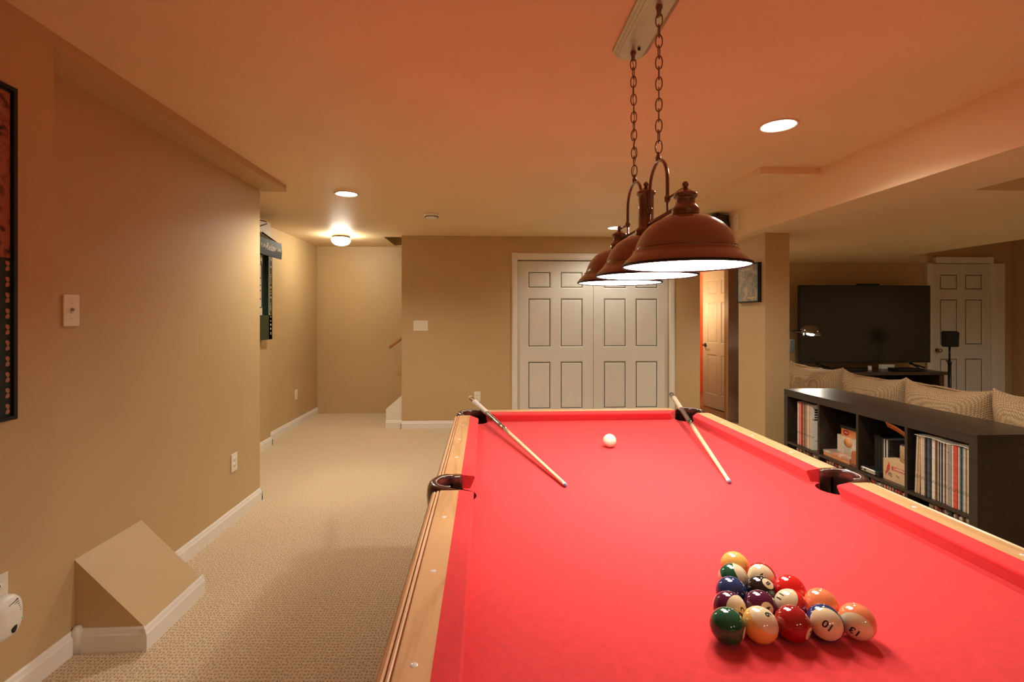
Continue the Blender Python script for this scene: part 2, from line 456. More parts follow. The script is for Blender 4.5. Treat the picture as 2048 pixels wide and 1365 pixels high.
# hall door (ajar into the corridor) with lever
def rot_z_frame(p0, p1):
    a = Vector(p0); b = Vector(p1)
    ang = math.atan2(b.y - a.y, b.x - a.x)
    return Matrix.Translation(a) @ Matrix.Rotation(ang, 4, 'Z')
HA, HB = (3.262, 7.33, 0.012), (3.372, 6.54, 0.012)
wd = (Vector(HB) - Vector(HA)).length
F = rot_z_frame(HA, HB)
mb = MB(); panel_door(mb, F, wd, 1.985)
hd = struct('door_3', mb, M['door'])
lv = MB()
RX = Matrix.Rotation(PI / 2, 4, 'X')
lv.lathe([(0.0, 0.0), (0.028, 0.0), (0.028, 0.008), (0.012, 0.014), (0.010, 0.045), (0.0, 0.045)], (0, 0, 0), F @ Matrix.Translation((0.065, 0, 0.905)) @ RX, n=20)
lv.tube([F @ Vector((0.065, -0.045, 0.905)), F @ Vector((0.09, -0.05, 0.903)), F @ Vector((0.13, -0.048, 0.893)), F @ Vector((0.17, -0.045, 0.897))], [0.009, 0.009, 0.007, 0.006], n=10)
lv.build('lever_handle', M['darkbronze'], hd)

struct('wall_end_strip', MB().box(3.085, 3.235, YT - 0.015, YT - 0.0005, 0, ZL, bev=0.002), pm('brown_strip', (0.25, 0.135, 0.085), 0.5, var=0.05))  # brown strip laid over the left end of the television wall
# television-room door with casing and knob
TX0, TW, TH = 5.78, 0.80, 2.01
mb = MB(); panel_door(mb, Matrix.Translation((TX0, YT - 0.030, 0.012)), TW, TH, t=0.03)
td = struct('door_4', mb, M['door'])
kb = MB()
kb.lathe([(0.0, 0.0), (0.028, 0.0), (0.028, 0.006), (0.010, 0.010), (0.010, 0.030), (0.026, 0.040), (0.028, 0.052), (0.018, 0.064), (0.0, 0.066)], (TX0 + 0.065, YT - 0.030, 0.90), RX, n=24)
kb.build('door_knob', M['steel'], td)
mb = MB()
mb.box(TX0 - 0.075, TX0, YT - 0.045, YT, 0, TH + 0.02, bev=0.004).box(TX0 + TW, TX0 + TW + 0.075, YT - 0.045, YT, 0, TH + 0.02, bev=0.004)
mb.box(TX0 + 0.03, TX0 + TW + 0.02, YT - 0.055, YT, TH + 0.02, TH + 0.10, bev=0.004)
mb.box(TX0 + TW + 0.075, TX0 + TW + 0.20, YT - 0.03, YT, 0, TH + 0.02, bev=0.003)
struct('trim_3', mb, M['trim'])

# ------------------------------------------------------------------ stairs in the alcove
st = thing('staircase', (-0.6, 6.55, 0), 'white skirted carpeted stairs starting behind the back wall', 'stairs')
SX0 = -1.186
MB().prism([(SX0, YB + 0.06, 0), (-0.99, YB + 0.06, 0), (-0.3, YB + 0.125, 0), (-0.3, YB + 0.125, 0.98), (-0.99, YB + 0.06, 0.395), (SX0, YB + 0.06, 0.228)][0:2] +
           [(-0.99, YB + 0.06, 0.395), (SX0, YB + 0.06, 0.228)], (0, 0.06, 0)).build('stringer', M['trim'], st)
bb = MB(); bb.grid(base_prof((SX0 - 0.002, YB + 0.06, 0), (-0.992, YB + 0.06, 0), (0, -1, 0)), close_v=True, cap0=True, cap1=True, smooth=False)
bb.build('stringer_base', M['trim'], st)
for k in range(4):
    MB().box(-1.165 + k * 0.25, 0.2, YB + 0.135, YF - 0.005, k * 0.19, (k + 1) * 0.19 - 0.0005, bev=0.006).build('step', M['carpet'], st)
hr = thing('handrail', (-1.1, 6.2, 1.0), 'end of a brown wooden handrail rising behind the back wall edge', 'handrail')
MB().tube([(-1.185, 6.27, 0.955), (-0.2, 6.27, 1.70)], 0.021, n=14).build('rail', M['handrail'], hr)
MB().tube([(-0.7, 6.27, 1.30), (-0.7, 6.19, 1.26), (-0.7, 6.135, 1.26)], 0.008, n=8).build('bracket', M['darkbronze'], hr)

# ------------------------------------------------------------------ switches and outlets
def wall_plate(name, origin, right, up, w, h, label, cat, kind, group=None):
    t = thing(name, origin, label, cat, group)
    F = frame_matrix(origin, right, up)
    MB().box(-w / 2, w / 2, -h / 2, h / 2, 0.0, 0.006, bev=0.0025, mat=F).build('cover_plate', M['plate'], t)
    if kind == 'outlet':
        for s in (-1, 1):
            f = MB().lathe([(0.0, 0.0075), (0.0155, 0.0075), (0.017, 0.006), (0.017, 0.004)], (0, 0, 0), F @ Matrix.Translation((0, s * 0.0195, 0)) @ Matrix.Scale(0.85, 4, (0, 1, 0)), n=24).build('receptacle', M['plate'], t)
            m2 = MB()
            m2.box(-0.0075, -0.0055, s * 0.0195 - 0.001, s * 0.0195 + 0.007, 0.007, 0.0080, mat=F).box(0.0055, 0.0075, s * 0.0195 - 0.001, s * 0.0195 + 0.007, 0.007, 0.0080, mat=F)
            m2.lathe([(0.0, 0.008), (0.0025, 0.008), (0.0025, 0.007)], (0, 0, 0), F @ Matrix.Translation((0, s * 0.0195 - 0.007, 0)), n=10)
            m2.build('slots', M['slot'], f)
    elif kind == 'switch':
        n = max(1, round(w / 0.055)) if w > 0.1 else 1
        for k in range(n):
            x = (k - (n - 1) / 2) * 0.046
            MB().box(x - 0.004, x + 0.004, -0.010, 0.010, 0.006, 0.0085, mat=F).box(x - 0.0035, x + 0.0035, -0.003, 0.009, 0.008, 0.017, bev=0.001, mat=F).build('toggle', M['steel'] if n == 1 else M['plate'], t)
            for s in (-1, 1):
                MB().lathe([(0.0, 0.007), (0.003, 0.0068), (0.003, 0.005)], (0, 0, 0), F @ Matrix.Translation((x, s * 0.030, 0)), n=10).build('screw', M['steel'], t)
    return t
wall_plate('light_switch', (XL, 2.065, 1.360), (0, 1, 0), (0, 0, 1), 0.076, 0.124, 'single toggle light switch on the left wall beside the hanging picture', 'light switch', 'switch')
wall_plate('wall_outlet', (XL, 3.35, 0.387), (0, 1, 0), (0, 0, 1), 0.076, 0.116, 'electrical outlet low on the left wall past the wedge box', 'outlet', 'outlet')
wall_plate('wall_outlet', (-2.305, 6.24, 0.385), (0, 1, 0), (0, 0, 1), 0.076, 0.120, 'electrical outlet low on the alcove wall near the stairs', 'outlet', 'outlet')
wall_plate('wall_outlet', (-0.093, YB, 0.378), (1, 0, 0), (0, 0, 1), 0.076, 0.122, 'electrical outlet on the back wall behind a cue butt', 'outlet', 'outlet')
wall_plate('light_switch', (-0.765, YB, 1.228), (1, 0, 0), (0, 0, 1), 0.172, 0.122, 'three toggle switch plate on the back wall beside the stairs', 'light switch', 'switch')
wall_plate('wall_outlet', (XL, 1.765, 0.405), (0, 1, 0), (0, 0, 1), 0.074, 0.118, 'electrical outlet at the bottom left behind the white plug-in', 'outlet', 'outlet')
wall_plate('beam_outlet', (XB, 4.215, 2.155), (0, -1, 0), (0, 0, 1), 0.080, 0.135, 'outlet plate on the side of the beam next to the black speaker', 'outlet', 'outlet')

# white plug-in device
pl = thing('plug_in_alarm', (XL + 0.012, 1.765, 0.33), 'white rounded plug-in alarm with vents at the lower left edge', 'plug-in alarm')
F = frame_matrix((XL + 0.008, 1.760, 0.325), (0, 1, 0), (0, 0, 1))
rows = []
for k, (sx, sz) in enumerate(((1.0, 0.0), (1.0, 0.022), (0.93, 0.034), (0.75, 0.042), (0.3, 0.046))):
    rows.append([F @ Vector((0.058 * sx * (abs(math.cos(a)) ** 0.75) * (1 if math.cos(a) > 0 else -1), 0.072 * sx * (abs(math.sin(a)) ** 0.75) * (1 if math.sin(a) > 0 else -1), sz)) for a in [2 * PI * q / 36 for q in range(36)]])
MB().grid(rows, close_v=True, cap0=True, cap1=True).build('case', M['white'], pl)
for k in range(6):
    MB().box(0.004, 0.040, 0.000 + k * 0.0085, 0.0025 + k * 0.0085, 0.036, 0.0435, mat=F @ Matrix.Rotation(0.25, 4, 'Z')).build('vent', M['slot'], pl)
MB().lathe([(0.0, 0.045), (0.011, 0.044), (0.011, 0.035)], (0, 0, 0), F @ Matrix.Translation((0.012, -0.038, 0)) @ Matrix.Scale(1.5, 4, (0, 1, 0)), n=16).build('sounder_hole', M['ink'], pl)
MB().lathe([(0.0, 0.043), (0.004, 0.0425), (0.004, 0.036)], (0, 0, 0), F @ Matrix.Translation((0.043, -0.020, 0)), n=10).build('indicator_light', pm('indicator_green', (0.35, 0.7, 0.3), 0.3), pl)

# framed hanging at the far left
AX = -1.466
wa = thing('framed_hanging', (AX, 1.28, 1.53), 'tall dark framed hanging with leaf border at the left edge', 'wall hanging')
a0, a1, z0, z1 = 0.93, 1.628, 1.019, 2.040
fw = 0.012
mb = MB()
mb.box(AX, AX + 0.022, a0, a0 + fw, z0, z1).box(AX, AX + 0.022, a1 - fw, a1, z0, z1).box(AX, AX + 0.022, a0 + fw, a1 - fw, z0, z0 + fw).box(AX, AX + 0.022, a0 + fw, a1 - fw, z1 - fw, z1)
mb.build('frame', M['black'], wa)
MB().box(AX + 0.001, AX + 0.012, a0 + fw, a1 - fw, z0 + fw, z1 - fw).build('border_cloth', pm('border_dark_green', (0.012, 0.028, 0.022), 0.7, var=0.2, vscale=(60, 60, 60)), wa)
MB().box(AX + 0.011, AX + 0.0135, a0 + 0.06, a1 - 0.016, 1.515, z1 - 0.02).build('picture_cloth', print_mat('hanging_print', [(0.03, 0.012, 0.01), (0.30, 0.09, 0.05), (0.36, 0.12, 0.07), (0.30, 0.10, 0.06)], 28, 0.7), wa)
leaf = MB()
for k in range(15):
    for s in (0, 1):
        zc = 1.045 + k * 0.0485 + s * 0.017
        if zc > 1.51:
            continue
        pts = []
        tilt = 0.5 if s else -0.5
        for q in range(10):
            a = 2 * PI * q / 10
            x, y = 0.0062 * math.cos(a), 0.0082 * math.sin(a) * (1 - 0.25 * math.cos(a))
            x, y = x * math.cos(tilt) - y * math.sin(tilt), x * math.sin(tilt) + y * math.cos(tilt)
            pts.append((AX + 0.0118, a1 - 0.0225 + x, zc + y))
        leaf.prism(pts, (0.0012, 0, 0))
leaf.build('leaf_pattern', pm('leaf_tan', (0.50, 0.25, 0.14), 0.7, var=0.2, vscale=(300, 300, 300)), wa)

# framed print on the column
PX = 2.303
fp = thing('framed_print', (PX, 4.228, 1.625), 'black framed grey print hanging on the left face of the column', 'picture')
b0, b1, p0, p1 = 4.052, 4.404, 1.458, 1.792
mb = MB(); fw = 0.012
mb.box(PX - 0.030, PX, b0, b0 + fw, p0, p1).box(PX - 0.030, PX, b1 - fw, b1, p0, p1).box(PX - 0.030, PX, b0 + fw, b1 - fw, p0, p0 + fw).box(PX - 0.030, PX, b0 + fw, b1 - fw, p1 - fw, p1)
mb.build('frame', M['black'], fp)
MB().box(PX - 0.026, PX - 0.002, b0 + fw, b1 - fw, p0 + fw, p1 - fw).build('print', print_mat('grey_leaf_print', [(0.15, 0.14, 0.10), (0.25, 0.23, 0.17), (0.32, 0.28, 0.20), (0.52, 0.37, 0.23)], 16, 0.3), fp)
mk = MB()
for k in range(5):
    y = b1 - 0.09 - k * 0.032
    mk.box(PX - 0.0275, PX - 0.0255, y - 0.012, y + 0.012, p1 - 0.055, p1 - 0.035)
mk.build('title_marks', pm('pale_print', (0.55, 0.50, 0.42), 0.4), fp)
MB().box(PX - 0.0275, PX - 0.0255, b0 + 0.05, b0 + 0.17, p0 + 0.035, p0 + 0.045).build('caption_mark', pm('yellow_print', (0.75, 0.48, 0.10), 0.4), fp)

# ------------------------------------------------------------------ dart cabinet in the alcove
DX = -2.217
dc = thing('dart_cabinet', (DX, 4.85, 1.55), 'tall dark green dart cabinet with awning hanging in the alcove', 'dart cabinet')
d0, d1 = 4.58, 5.12
mb = MB()
mb.box(DX, DX + 0.065, d0, d1, 1.11, 1.95, bev=0.004)
mb.box(DX + 0.062, DX + 0.095, d1 - 0.085, d1, 1.11, 1.95, bev=0.004).box(DX + 0.062, DX + 0.095, d0, d0 + 0.085, 1.11, 1.95, bev=0.004).box(DX + 0.062, DX + 0.095, d0, d1, 1.11, 1.35, bev=0.004)
mb.build('case', M['green'], dc)
MB().box(DX + 0.064, DX + 0.069, d0 + 0.09, d1 - 0.17, 1.35, 1.93).build('target_panel', M['cream'], dc)
mb = MB()
for z in (1.42, 1.50, 1.58, 1.63, 1.70, 1.83):
    mb.box(DX + 0.068, DX + 0.0705, d0 + 0.12, d1 - 0.20, z, z + 0.012)
mb.tube([(DX + 0.070, d1 - 0.19, 1.42), (DX + 0.070, d1 - 0.18, 1.45), (DX + 0.070, d1 - 0.18, 1.83), (DX + 0.070, d1 - 0.20, 1.87)], 0.004, n=6)
mb.build('target_markings', M['ink'], dc)
MB().box(DX + 0.094, DX + 0.0962, d1 - 0.083, d1 - 0.074, 1.36, 1.93).box(DX + 0.094, DX + 0.0962, d1 - 0.083, d1 - 0.05, 1.355, 1.363).build('border_line', M['cream'], dc)
for z in (1.16, 1.175, 1.29, 1.33, 1.41, 1.43, 1.56, 1.585, 1.73, 1.75):
    MB().box(DX + 0.094, DX + 0.0962, d1 - 0.052, d1 - 0.030, z, z + 0.008).build('dart_mark', M['cream'], dc)
for z in (1.39, 1.66):
    MB().box(DX + 0.094, DX + 0.0962, d1 - 0.044, d1 - 0.039, z, z + 0.09).build('dart_mark', M['cream'], dc)
for z in (1.215, 1.255, 1.525, 1.625, 1.83, 1.90):
    MB().lathe([(0.0, 0.0022), (0.011, 0.0022), (0.011, 0.0)], (DX + 0.0945, d1 - 0.040, z), Matrix.Rotation(PI / 2, 4, 'Y'), n=14).build('dart_mark', M['cream'], dc)
# awning: front board, sloped roof open at the ends
hx = -2.02
mb = MB()
mb.prism([(hx - 0.012, d0 - 0.03, 1.905), (hx - 0.012, d0 - 0.03, 2.052), (hx, d0 - 0.03, 2.060), (hx + 0.006, d0 - 0.03, 1.99), (hx + 0.002, d0 - 0.03, 1.905)], (0, d1 - d0 + 0.03 - 0.035, 0))
aw = mb.build('awning', M['hoodgrey'], dc)
MB().prism([(DX, d0 - 0.03, 2.175), (DX, d0 - 0.03, 2.185), (hx - 0.012, d0 - 0.03, 2.056), (hx - 0.012, d0 - 0.03, 2.046)], (0, d1 - d0 - 0.10, 0)).build('awning_roof', M['green'], dc)
MB().prism([(DX, d1 - 0.012, 1.955), (DX, d1 - 0.012, 2.185), (hx - 0.013, d1 - 0.012, 2.05), (hx - 0.013, d1 - 0.012, 1.955)], (0, 0.007, 0)).build('awning_gap_shade', M['ink'], dc)  # black plate paints the shade inside the open far end
def letter(body, size, y, z, shear=0.0, offs=0.0):
    b = text_bm(body, size, 0.0006, shear, offset=offs)
    b.transform(frame_matrix((hx + 0.0062, y, z), (0, 1, 0), (0, 0, 1)))
    return b
lt = MB()
lt.join(letter('FUN', 0.050, 4.665, 1.985, 0, 0.0006)); lt.join(letter('Relax', 0.092, 4.815, 1.987, 0.35, 0.0008)); lt.join(letter('PLAY DARTS', 0.040, 5.0 - 0.018, 1.985, 0, 0.0008))
lo = lt.build('lettering', M['cream'], aw)
cord = MB().tube([(DX + 0.012, 4.93, 2.262), (DX + 0.05, 4.95, 2.268), (DX + 0.085, 4.99, 2.262), (DX + 0.095, 5.0, 2.245), (DX + 0.05, 4.96, 2.215), (DX + 0.02, 4.93, 2.19)], 0.005, n=8)
cord.box(DX + 0.0, DX + 0.035, 4.90, 4.94, 2.245, 2.275, bev=0.004)
cord.build('power_cord', M['black'], dc)
MB().box(DX, DX + 0.004, 4.80, 4.985, 2.19, 2.275).build('paper_tag', M['white'], dc)

# ------------------------------------------------------------------ ceiling fittings
def can(x, y, label, z=ZC, power=50.0):
    t = thing('recessed_light', (x, y, z), label, 'ceiling light', 'recessed ceiling lights')
    MB().lathe([(0.092, 0.0), (0.094, -0.003), (0.088, -0.005), (0.080, -0.004), (0.079, 0.0)], (x, y, z), n=40).build('trim_ring', M['canring'], t)
    MB().lathe([(0.0, -0.0015), (0.079, -0.0015), (0.079, -0.0005)], (x, y, z), n=40).build('lens', M['can'], t)
    l = bpy.data.lights.new('can_light', 'SPOT'); l.energy = power; l.color = (1.0, 0.965, 0.85); l.spot_size = 2.65; l.spot_blend = 0.55; l.shadow_soft_size = 0.075
    o = bpy.data.objects.new('can_light', l); o.location = (x, y, z - 0.012); COL.objects.link(o)
can(1.483, 2.454, 'lit round recessed ceiling light to the right of the pendant lamp')
can(-1.09, 4.004, 'lit round recessed ceiling light near the alcove on the left')
can(1.419, 5.375, 'lit round recessed ceiling light just above the farthest pendant shade', ZC, 20.0)
can(0.40, -2.4, 'lit round recessed ceiling light behind the photographer on the left', ZC, 34.0)
can(1.60, -2.0, 'lit round recessed ceiling light behind the photographer on the right', ZC, 26.0)
can(5.60, 3.10, 'added unseen fill light in the raised ceiling, far right of the sofa', ZT, 30.0)  # added out of view to brighten the television side
can(5.60, 1.00, 'added unseen fill light in the raised ceiling, nearer the photographer', ZT, 30.0)  # second added fill, lifts the television wall and door
gl = thing('flush_light', (-1.705, 6.03, ZC), 'small lit flush globe ceiling light in front of the stairs', 'ceiling light')
MB().lathe([(0.0, 0.0), (0.104, 0.0), (0.106, -0.006), (0.104, -0.034), (0.098, -0.038), (0.07, -0.039)], (-1.705, 6.03, ZC)).build('base', M['steel'], gl)
MB().lathe([(0.080, -0.038), (0.100, -0.046), (0.108, -0.058), (0.106, -0.072), (0.094, -0.094), (0.072, -0.110), (0.042, -0.120), (0.0, -0.124)], (-1.705, 6.03, ZC)).build('globe', M['globe'], gl)
sm = thing('smoke_detector', (-0.503, 4.75, ZC), 'small white round smoke detector on the ceiling', 'smoke detector')
MB().lathe([(0.0, 0.0), (0.070, 0.0), (0.070, -0.010), (0.064, -0.022), (0.058, -0.024), (0.056, -0.034), (0.045, -0.040), (0.0, -0.041)], (-0.503, 4.75, ZC)).build('housing', M['white'], sm)
mb = MB()
for k in range(24):
    a = 2 * PI * k / 24
    mb.box(0.0585, 0.0635, -0.0045, 0.0045, -0.0325, -0.0245, mat=Matrix.Translation((-0.503, 4.75, ZC)) @ Matrix.Rotation(a, 4, 'Z'))
mb.build('vent_slots', M['slot'], sm)
# speaker hung under the step of the ceiling, at the beam
bs = thing('beam_speaker', (2.085, 4.385, 2.26), 'black speaker hanging at the corner of beam and ceiling step', 'speaker')
Fs = Matrix.Translation((2.085, 4.385, 2.150)) @ Matrix.Rotation(0.35, 4, 'Z')
MB().box(-0.075, 0.075, -0.06, 0.07, -0.10, 0.095, bev=0.01, mat=Fs).build('cabinet', M['black'], bs)
MB().box(-0.064, 0.064, -0.064, -0.058, -0.088, 0.083, bev=0.004, mat=Fs).build('grille', pm('speaker_grille', (0.06, 0.045, 0.035), 0.6, var=0.3, vscale=(400, 400, 400)), bs)
MB().box(2.075, 2.095, 4.375, 4.395, 2.240, 2.262).build('bracket', M['blackm'], bs)
MB().tube([(2.14, 4.36, 2.235), (2.155, 4.33, 2.20), (2.160, 4.31, 2.15), (2.155, 4.31, 2.09), (2.12, 4.36, 2.065)], 0.004, n=6).build('cord', M['black'], bs)

# ------------------------------------------------------------------ three-shade pendant over the table
XS = 0.526
YS = (1.288, 1.610, 1.934)
pn = thing('billiard_pendant', (XS, 1.61, 2.30), 'three-shade bronze pendant lamp hanging on chains over the billiard table', 'pendant lamp')
# canopy on the ceiling
def stadium(hw, y0, y1, z, ch):
    return [(XS - hw, y0 + ch, z), (XS - hw * 0.62, y0, z), (XS + hw * 0.62, y0, z), (XS + hw, y0 + ch, z), (XS + hw, y1 - ch, z), (XS + hw * 0.62, y1, z), (XS - hw * 0.62, y1, z), (XS - hw, y1 - ch, z)]
rows = [stadium(0.064, 1.395, 1.825, ZC, 0.035), stadium(0.064, 1.395, 1.825, ZC - 0.008, 0.035), stadium(0.056, 1.402, 1.818, ZC - 0.012, 0.033), stadium(0.056, 1.402, 1.818, ZC - 0.016, 0.033),
        stadium(0.047, 1.41, 1.81, ZC - 0.021, 0.03), stadium(0.047, 1.41, 1.81, ZC - 0.026, 0.03), stadium(0.040, 1.418, 1.802, ZC - 0.029, 0.028)]
MB().grid(rows, close_v=True, cap0=True, cap1=True, smooth=False).build('canopy', M['nickel'], pn)
for y in (1.530, 1.722):
    MB().lathe([(0.0, -0.008), (0.005, -0.007), (0.005, 0.0)], (XS + 0.012, y, ZC - 0.029), n=10).build('canopy_screw', M['darkbronze'], pn)
CH = ((1.487, 1.490), (1.752, 1.737))
HOOPT = 1.808
for yt, yb in CH:
    mb = MB().lathe([(0.0, 0.0), (0.010, 0.0), (0.0105, -0.006), (0.007, -0.010), (0.006, -0.030), (0.0, -0.031)], (XS, yt, ZC - 0.029), n=16)
    mb.build('chain_hanger', M['bronze_metal'], pn)
    ztop = ZC - 0.029 - 0.026; zbot = HOOPT + 0.026
    nl = 13
    pitch = (ztop - zbot) / nl
    for k in range(nl):
        f = (k + 0.5) / nl
        c = Vector((XS, yt + (yb - yt) * f, ztop - pitch * (k + 0.5)))
        a = -0.34 + (PI / 2 if k % 2 else 0) + random.uniform(-0.3, 0.3)
        dx = Vector((math.cos(a), math.sin(a), 0))
        hl, hw = pitch * 0.63, 0.0098
        pts = []
        for q in range(20):
            t = 2 * PI * q / 20
            s = math.sin(t); cc = math.cos(t)
            pts.append(c + dx * (hw * (abs(cc) ** 0.9) * (1 if cc > 0 else -1)) + Vector((0, 0, hl * (abs(s) ** 0.95) * (1 if s > 0 else -1))))
        MB().tube(pts, 0.0019, n=8, closed=True).build('chain_link', M['bronze_metal'], pn)
# lamp wire threaded through the far chain
yt, yb = CH[1]
pts = []
for k in range(40):
    f = k / 39
    pts.append((XS + 0.005 * math.sin(f * 17), yt + (yb - yt) * f + 0.006 * math.cos(f * 13), (ZC - 0.06) * (1 - f) + (HOOPT + 0.02) * f))
MB().tube(pts, 0.0016, n=6).build('lamp_wire', M['nickel'], pn)
# hoops
for yc, (ya, yb) in ((1.490, (1.418, 1.572)), (1.737, (1.655, 1.819))):
    pts = []
    zb = 1.678
    r = (yb - ya) / 2; ym = (ya + yb) / 2
    pts.append((XS, ya, zb))
    pts.append((XS, ya - 0.001, zb + 0.03))
    for q in range(15):
        a = PI - PI * q / 14
        pts.append((XS, ym + r * math.cos(a), HOOPT - 0.075 + 0.075 * math.sin(a)))
    pts.append((XS, yb + 0.001, zb + 0.03)); pts.append((XS, yb, zb))
    MB().tube(pts, 0.0052, n=12).build('hoop', M['bronze_metal'], pn)
    MB().lathe([(0.0, 0.0), (0.008, 0.0), (0.007, 0.006), (0.0085, 0.010), (0.005, 0.018), (0.004, 0.028), (0.0, 0.028)], (XS, ym, HOOPT), n=14).build('chain_loop', M['bronze_metal'], pn)
    for ye in (ya, yb):
        mb = MB().lathe([(0.0, -0.011), (0.006, -0.010), (0.009, -0.003), (0.009, 0.003), (0.006, 0.010), (0.0, 0.011)], (XS, ye, 1.676), n=14)
        mb.lathe([(0.0, 0.0), (0.0035, 0.0), (0.0035, -0.03), (0.005, -0.032), (0.0, -0.04)], (XS, ye, 1.668), n=10)
        mb.build('hoop_foot', M['bronze_metal'], pn)
# bars
MB().tube([(XS, YS[0] + 0.02, 1.634), (XS, YS[2] - 0.02, 1.634)], 0.0055, n=12).build('lower_bar', M['bronze_metal'], pn)
MB().tube([(XS, YS[0], 1.676), (XS, 1.418, 1.676)], 0.0036, n=10).build('upper_bar', M['bronze_metal'], pn)
MB().tube([(XS, YS[2], 1.676), (XS, 1.819, 1.676)], 0.0036, n=10).build('upper_bar', M['bronze_metal'], pn)
for k, y in enumerate(YS):
    ext = 0.085 if k == 1 else 0.0
    shp = [(0.0315, 1.600), (0.055, 1.5965), (0.076, 1.587), (0.095, 1.5735), (0.110, 1.556), (0.121, 1.537), (0.1265, 1.523), (0.1295, 1.5135), (0.1298, 1.5115), (0.1290, 1.5102), (0.1294, 1.5096), (0.1335, 1.509), (0.1352, 1.507),
           (0.1356, 1.5035), (0.139, 1.4985), (0.1405, 1.497), (0.148, 1.4895), (0.155, 1.483), (0.1605, 1.4755), (0.1625, 1.4715), (0.1625, 1.468)]
    inn = [(r - 0.0035, z - 0.002) for r, z in reversed(shp)]
    inn[0] = (0.1600, 1.468)
    sh = MB().lathe(shp + inn, (XS, y, 0), n=72).build('shade', M['bronze'], pn)
    MB().lathe([(0.1628, 1.4725), (0.1640, 1.4700), (0.1636, 1.4665), (0.1615, 1.4655), (0.1600, 1.4665)], (XS, y, 0), n=72).build('rim', M['black'], sh)
    MB().lathe([(0.0, 1.4705), (0.10, 1.4700), (0.158, 1.4690), (0.158, 1.4710), (0.0, 1.4725)], (XS, y, 0), n=72).build('diffuser', M['diffuser'], pn)
    e = ext
    cup = [(0.0, 1.599), (0.036, 1.599), (0.0365, 1.604), (0.0345, 1.610), (0.036, 1.614), (0.034, 1.620), (0.027, 1.627), (0.0245, 1.632), (0.0245, 1.645 + e), (0.027, 1.648 + e),
           (0.0295, 1.650 + e), (0.0305, 1.655 + e), (0.0285, 1.659 + e), (0.025, 1.661 + e), (0.016, 1.667 + e), (0.008, 1.672 + e), (0.0055, 1.675 + e), (0.0, 1.676 + e)]
    MB().lathe(cup, (XS, y, 0), n=40).build('socket_cover', M['bronze_metal'], pn)
    MB().lathe([(0.0, 0.0), (0.0045, 0.001), (0.0085, 0.007), (0.0085, 0.012), (0.005, 0.017), (0.0, 0.018)], (XS, y, 1.6735 + e), n=18).build('finial', M['bronze_metal'], pn)

# ------------------------------------------------------------------ billiard table
TXC, TYC = 0.524, 1.555
NX, NY = 0.557, 1.087           # half distance nose to nose
ZBED, ZN, ZR = 0.779, 0.816, 0.824
tb = thing('billiard_table', (TXC, TYC, 0), 'large red felt billiard table with maple rails', 'billiard table')
def arc(cx, cy, r, a0, a1, n):
    return [(cx + r * math.cos(a0 + (a1 - a0) * k / n), cy + r * math.sin(a0 + (a1 - a0) * k / n)) for k in range(n + 1)]
# bed outline with pocket notches (counter-clockwise from the near right corner)
EX, EY = NX + 0.03, NY + 0.03
out = []
def corner_notch(sx, sy):
    cx, cy = sx * (NX + 0.012), sy * (NY + 0.012)
    base = math.atan2(-sy, -sx)
    return [(cx + 0.062 * math.cos(base + d), cy + 0.062 * math.sin(base + d)) for d in [1.15 - 2.3 * k / 10 for k in range(11)]]
def side_notch(sx):
    cx = sx * (NX + 0.055)
    return [(cx - sx * 0.062 * math.cos(d), 0 + 0.062 * math.sin(d)) for d in [-1.3 + 2.6 * k / 10 for k in range(11)]]
pts = []
pts += [(EX, -NY + 0.06)] + side_notch(1) + [(EX, NY - 0.06)]
n = corner_notch(1, 1); pts += n if (Vector(n[0]) - Vector((EX, NY - 0.06))).length < (Vector(n[-1]) - Vector((EX, NY - 0.06))).length else n[::-1]
pts += [(NX - 0.06, EY), (-NX + 0.06, EY)]
n = corner_notch(-1, 1); pts += n if (Vector(n[0]) - Vector((-NX + 0.06, EY))).length < (Vector(n[-1]) - Vector((-NX + 0.06, EY))).length else n[::-1]
pts += [(-EX, NY - 0.06)] + side_notch(-1)[::-1] + [(-EX, -NY + 0.06)]
n = corner_notch(-1, -1); pts += n if (Vector(n[0]) - Vector((-EX, -NY + 0.06))).length < (Vector(n[-1]) - Vector((-EX, -NY + 0.06))).length else n[::-1]
pts += [(-NX + 0.06, -EY), (NX - 0.06, -EY)]
n = corner_notch(1, -1); pts += n if (Vector(n[0]) - Vector((NX - 0.06, -EY))).length < (Vector(n[-1]) - Vector((NX - 0.06, -EY))).length else n[::-1]
MB().prism([(TXC + x, TYC + y, ZBED - 0.03) for x, y in pts], (0, 0, 0.03)).build('bed', M['felt'], tb)

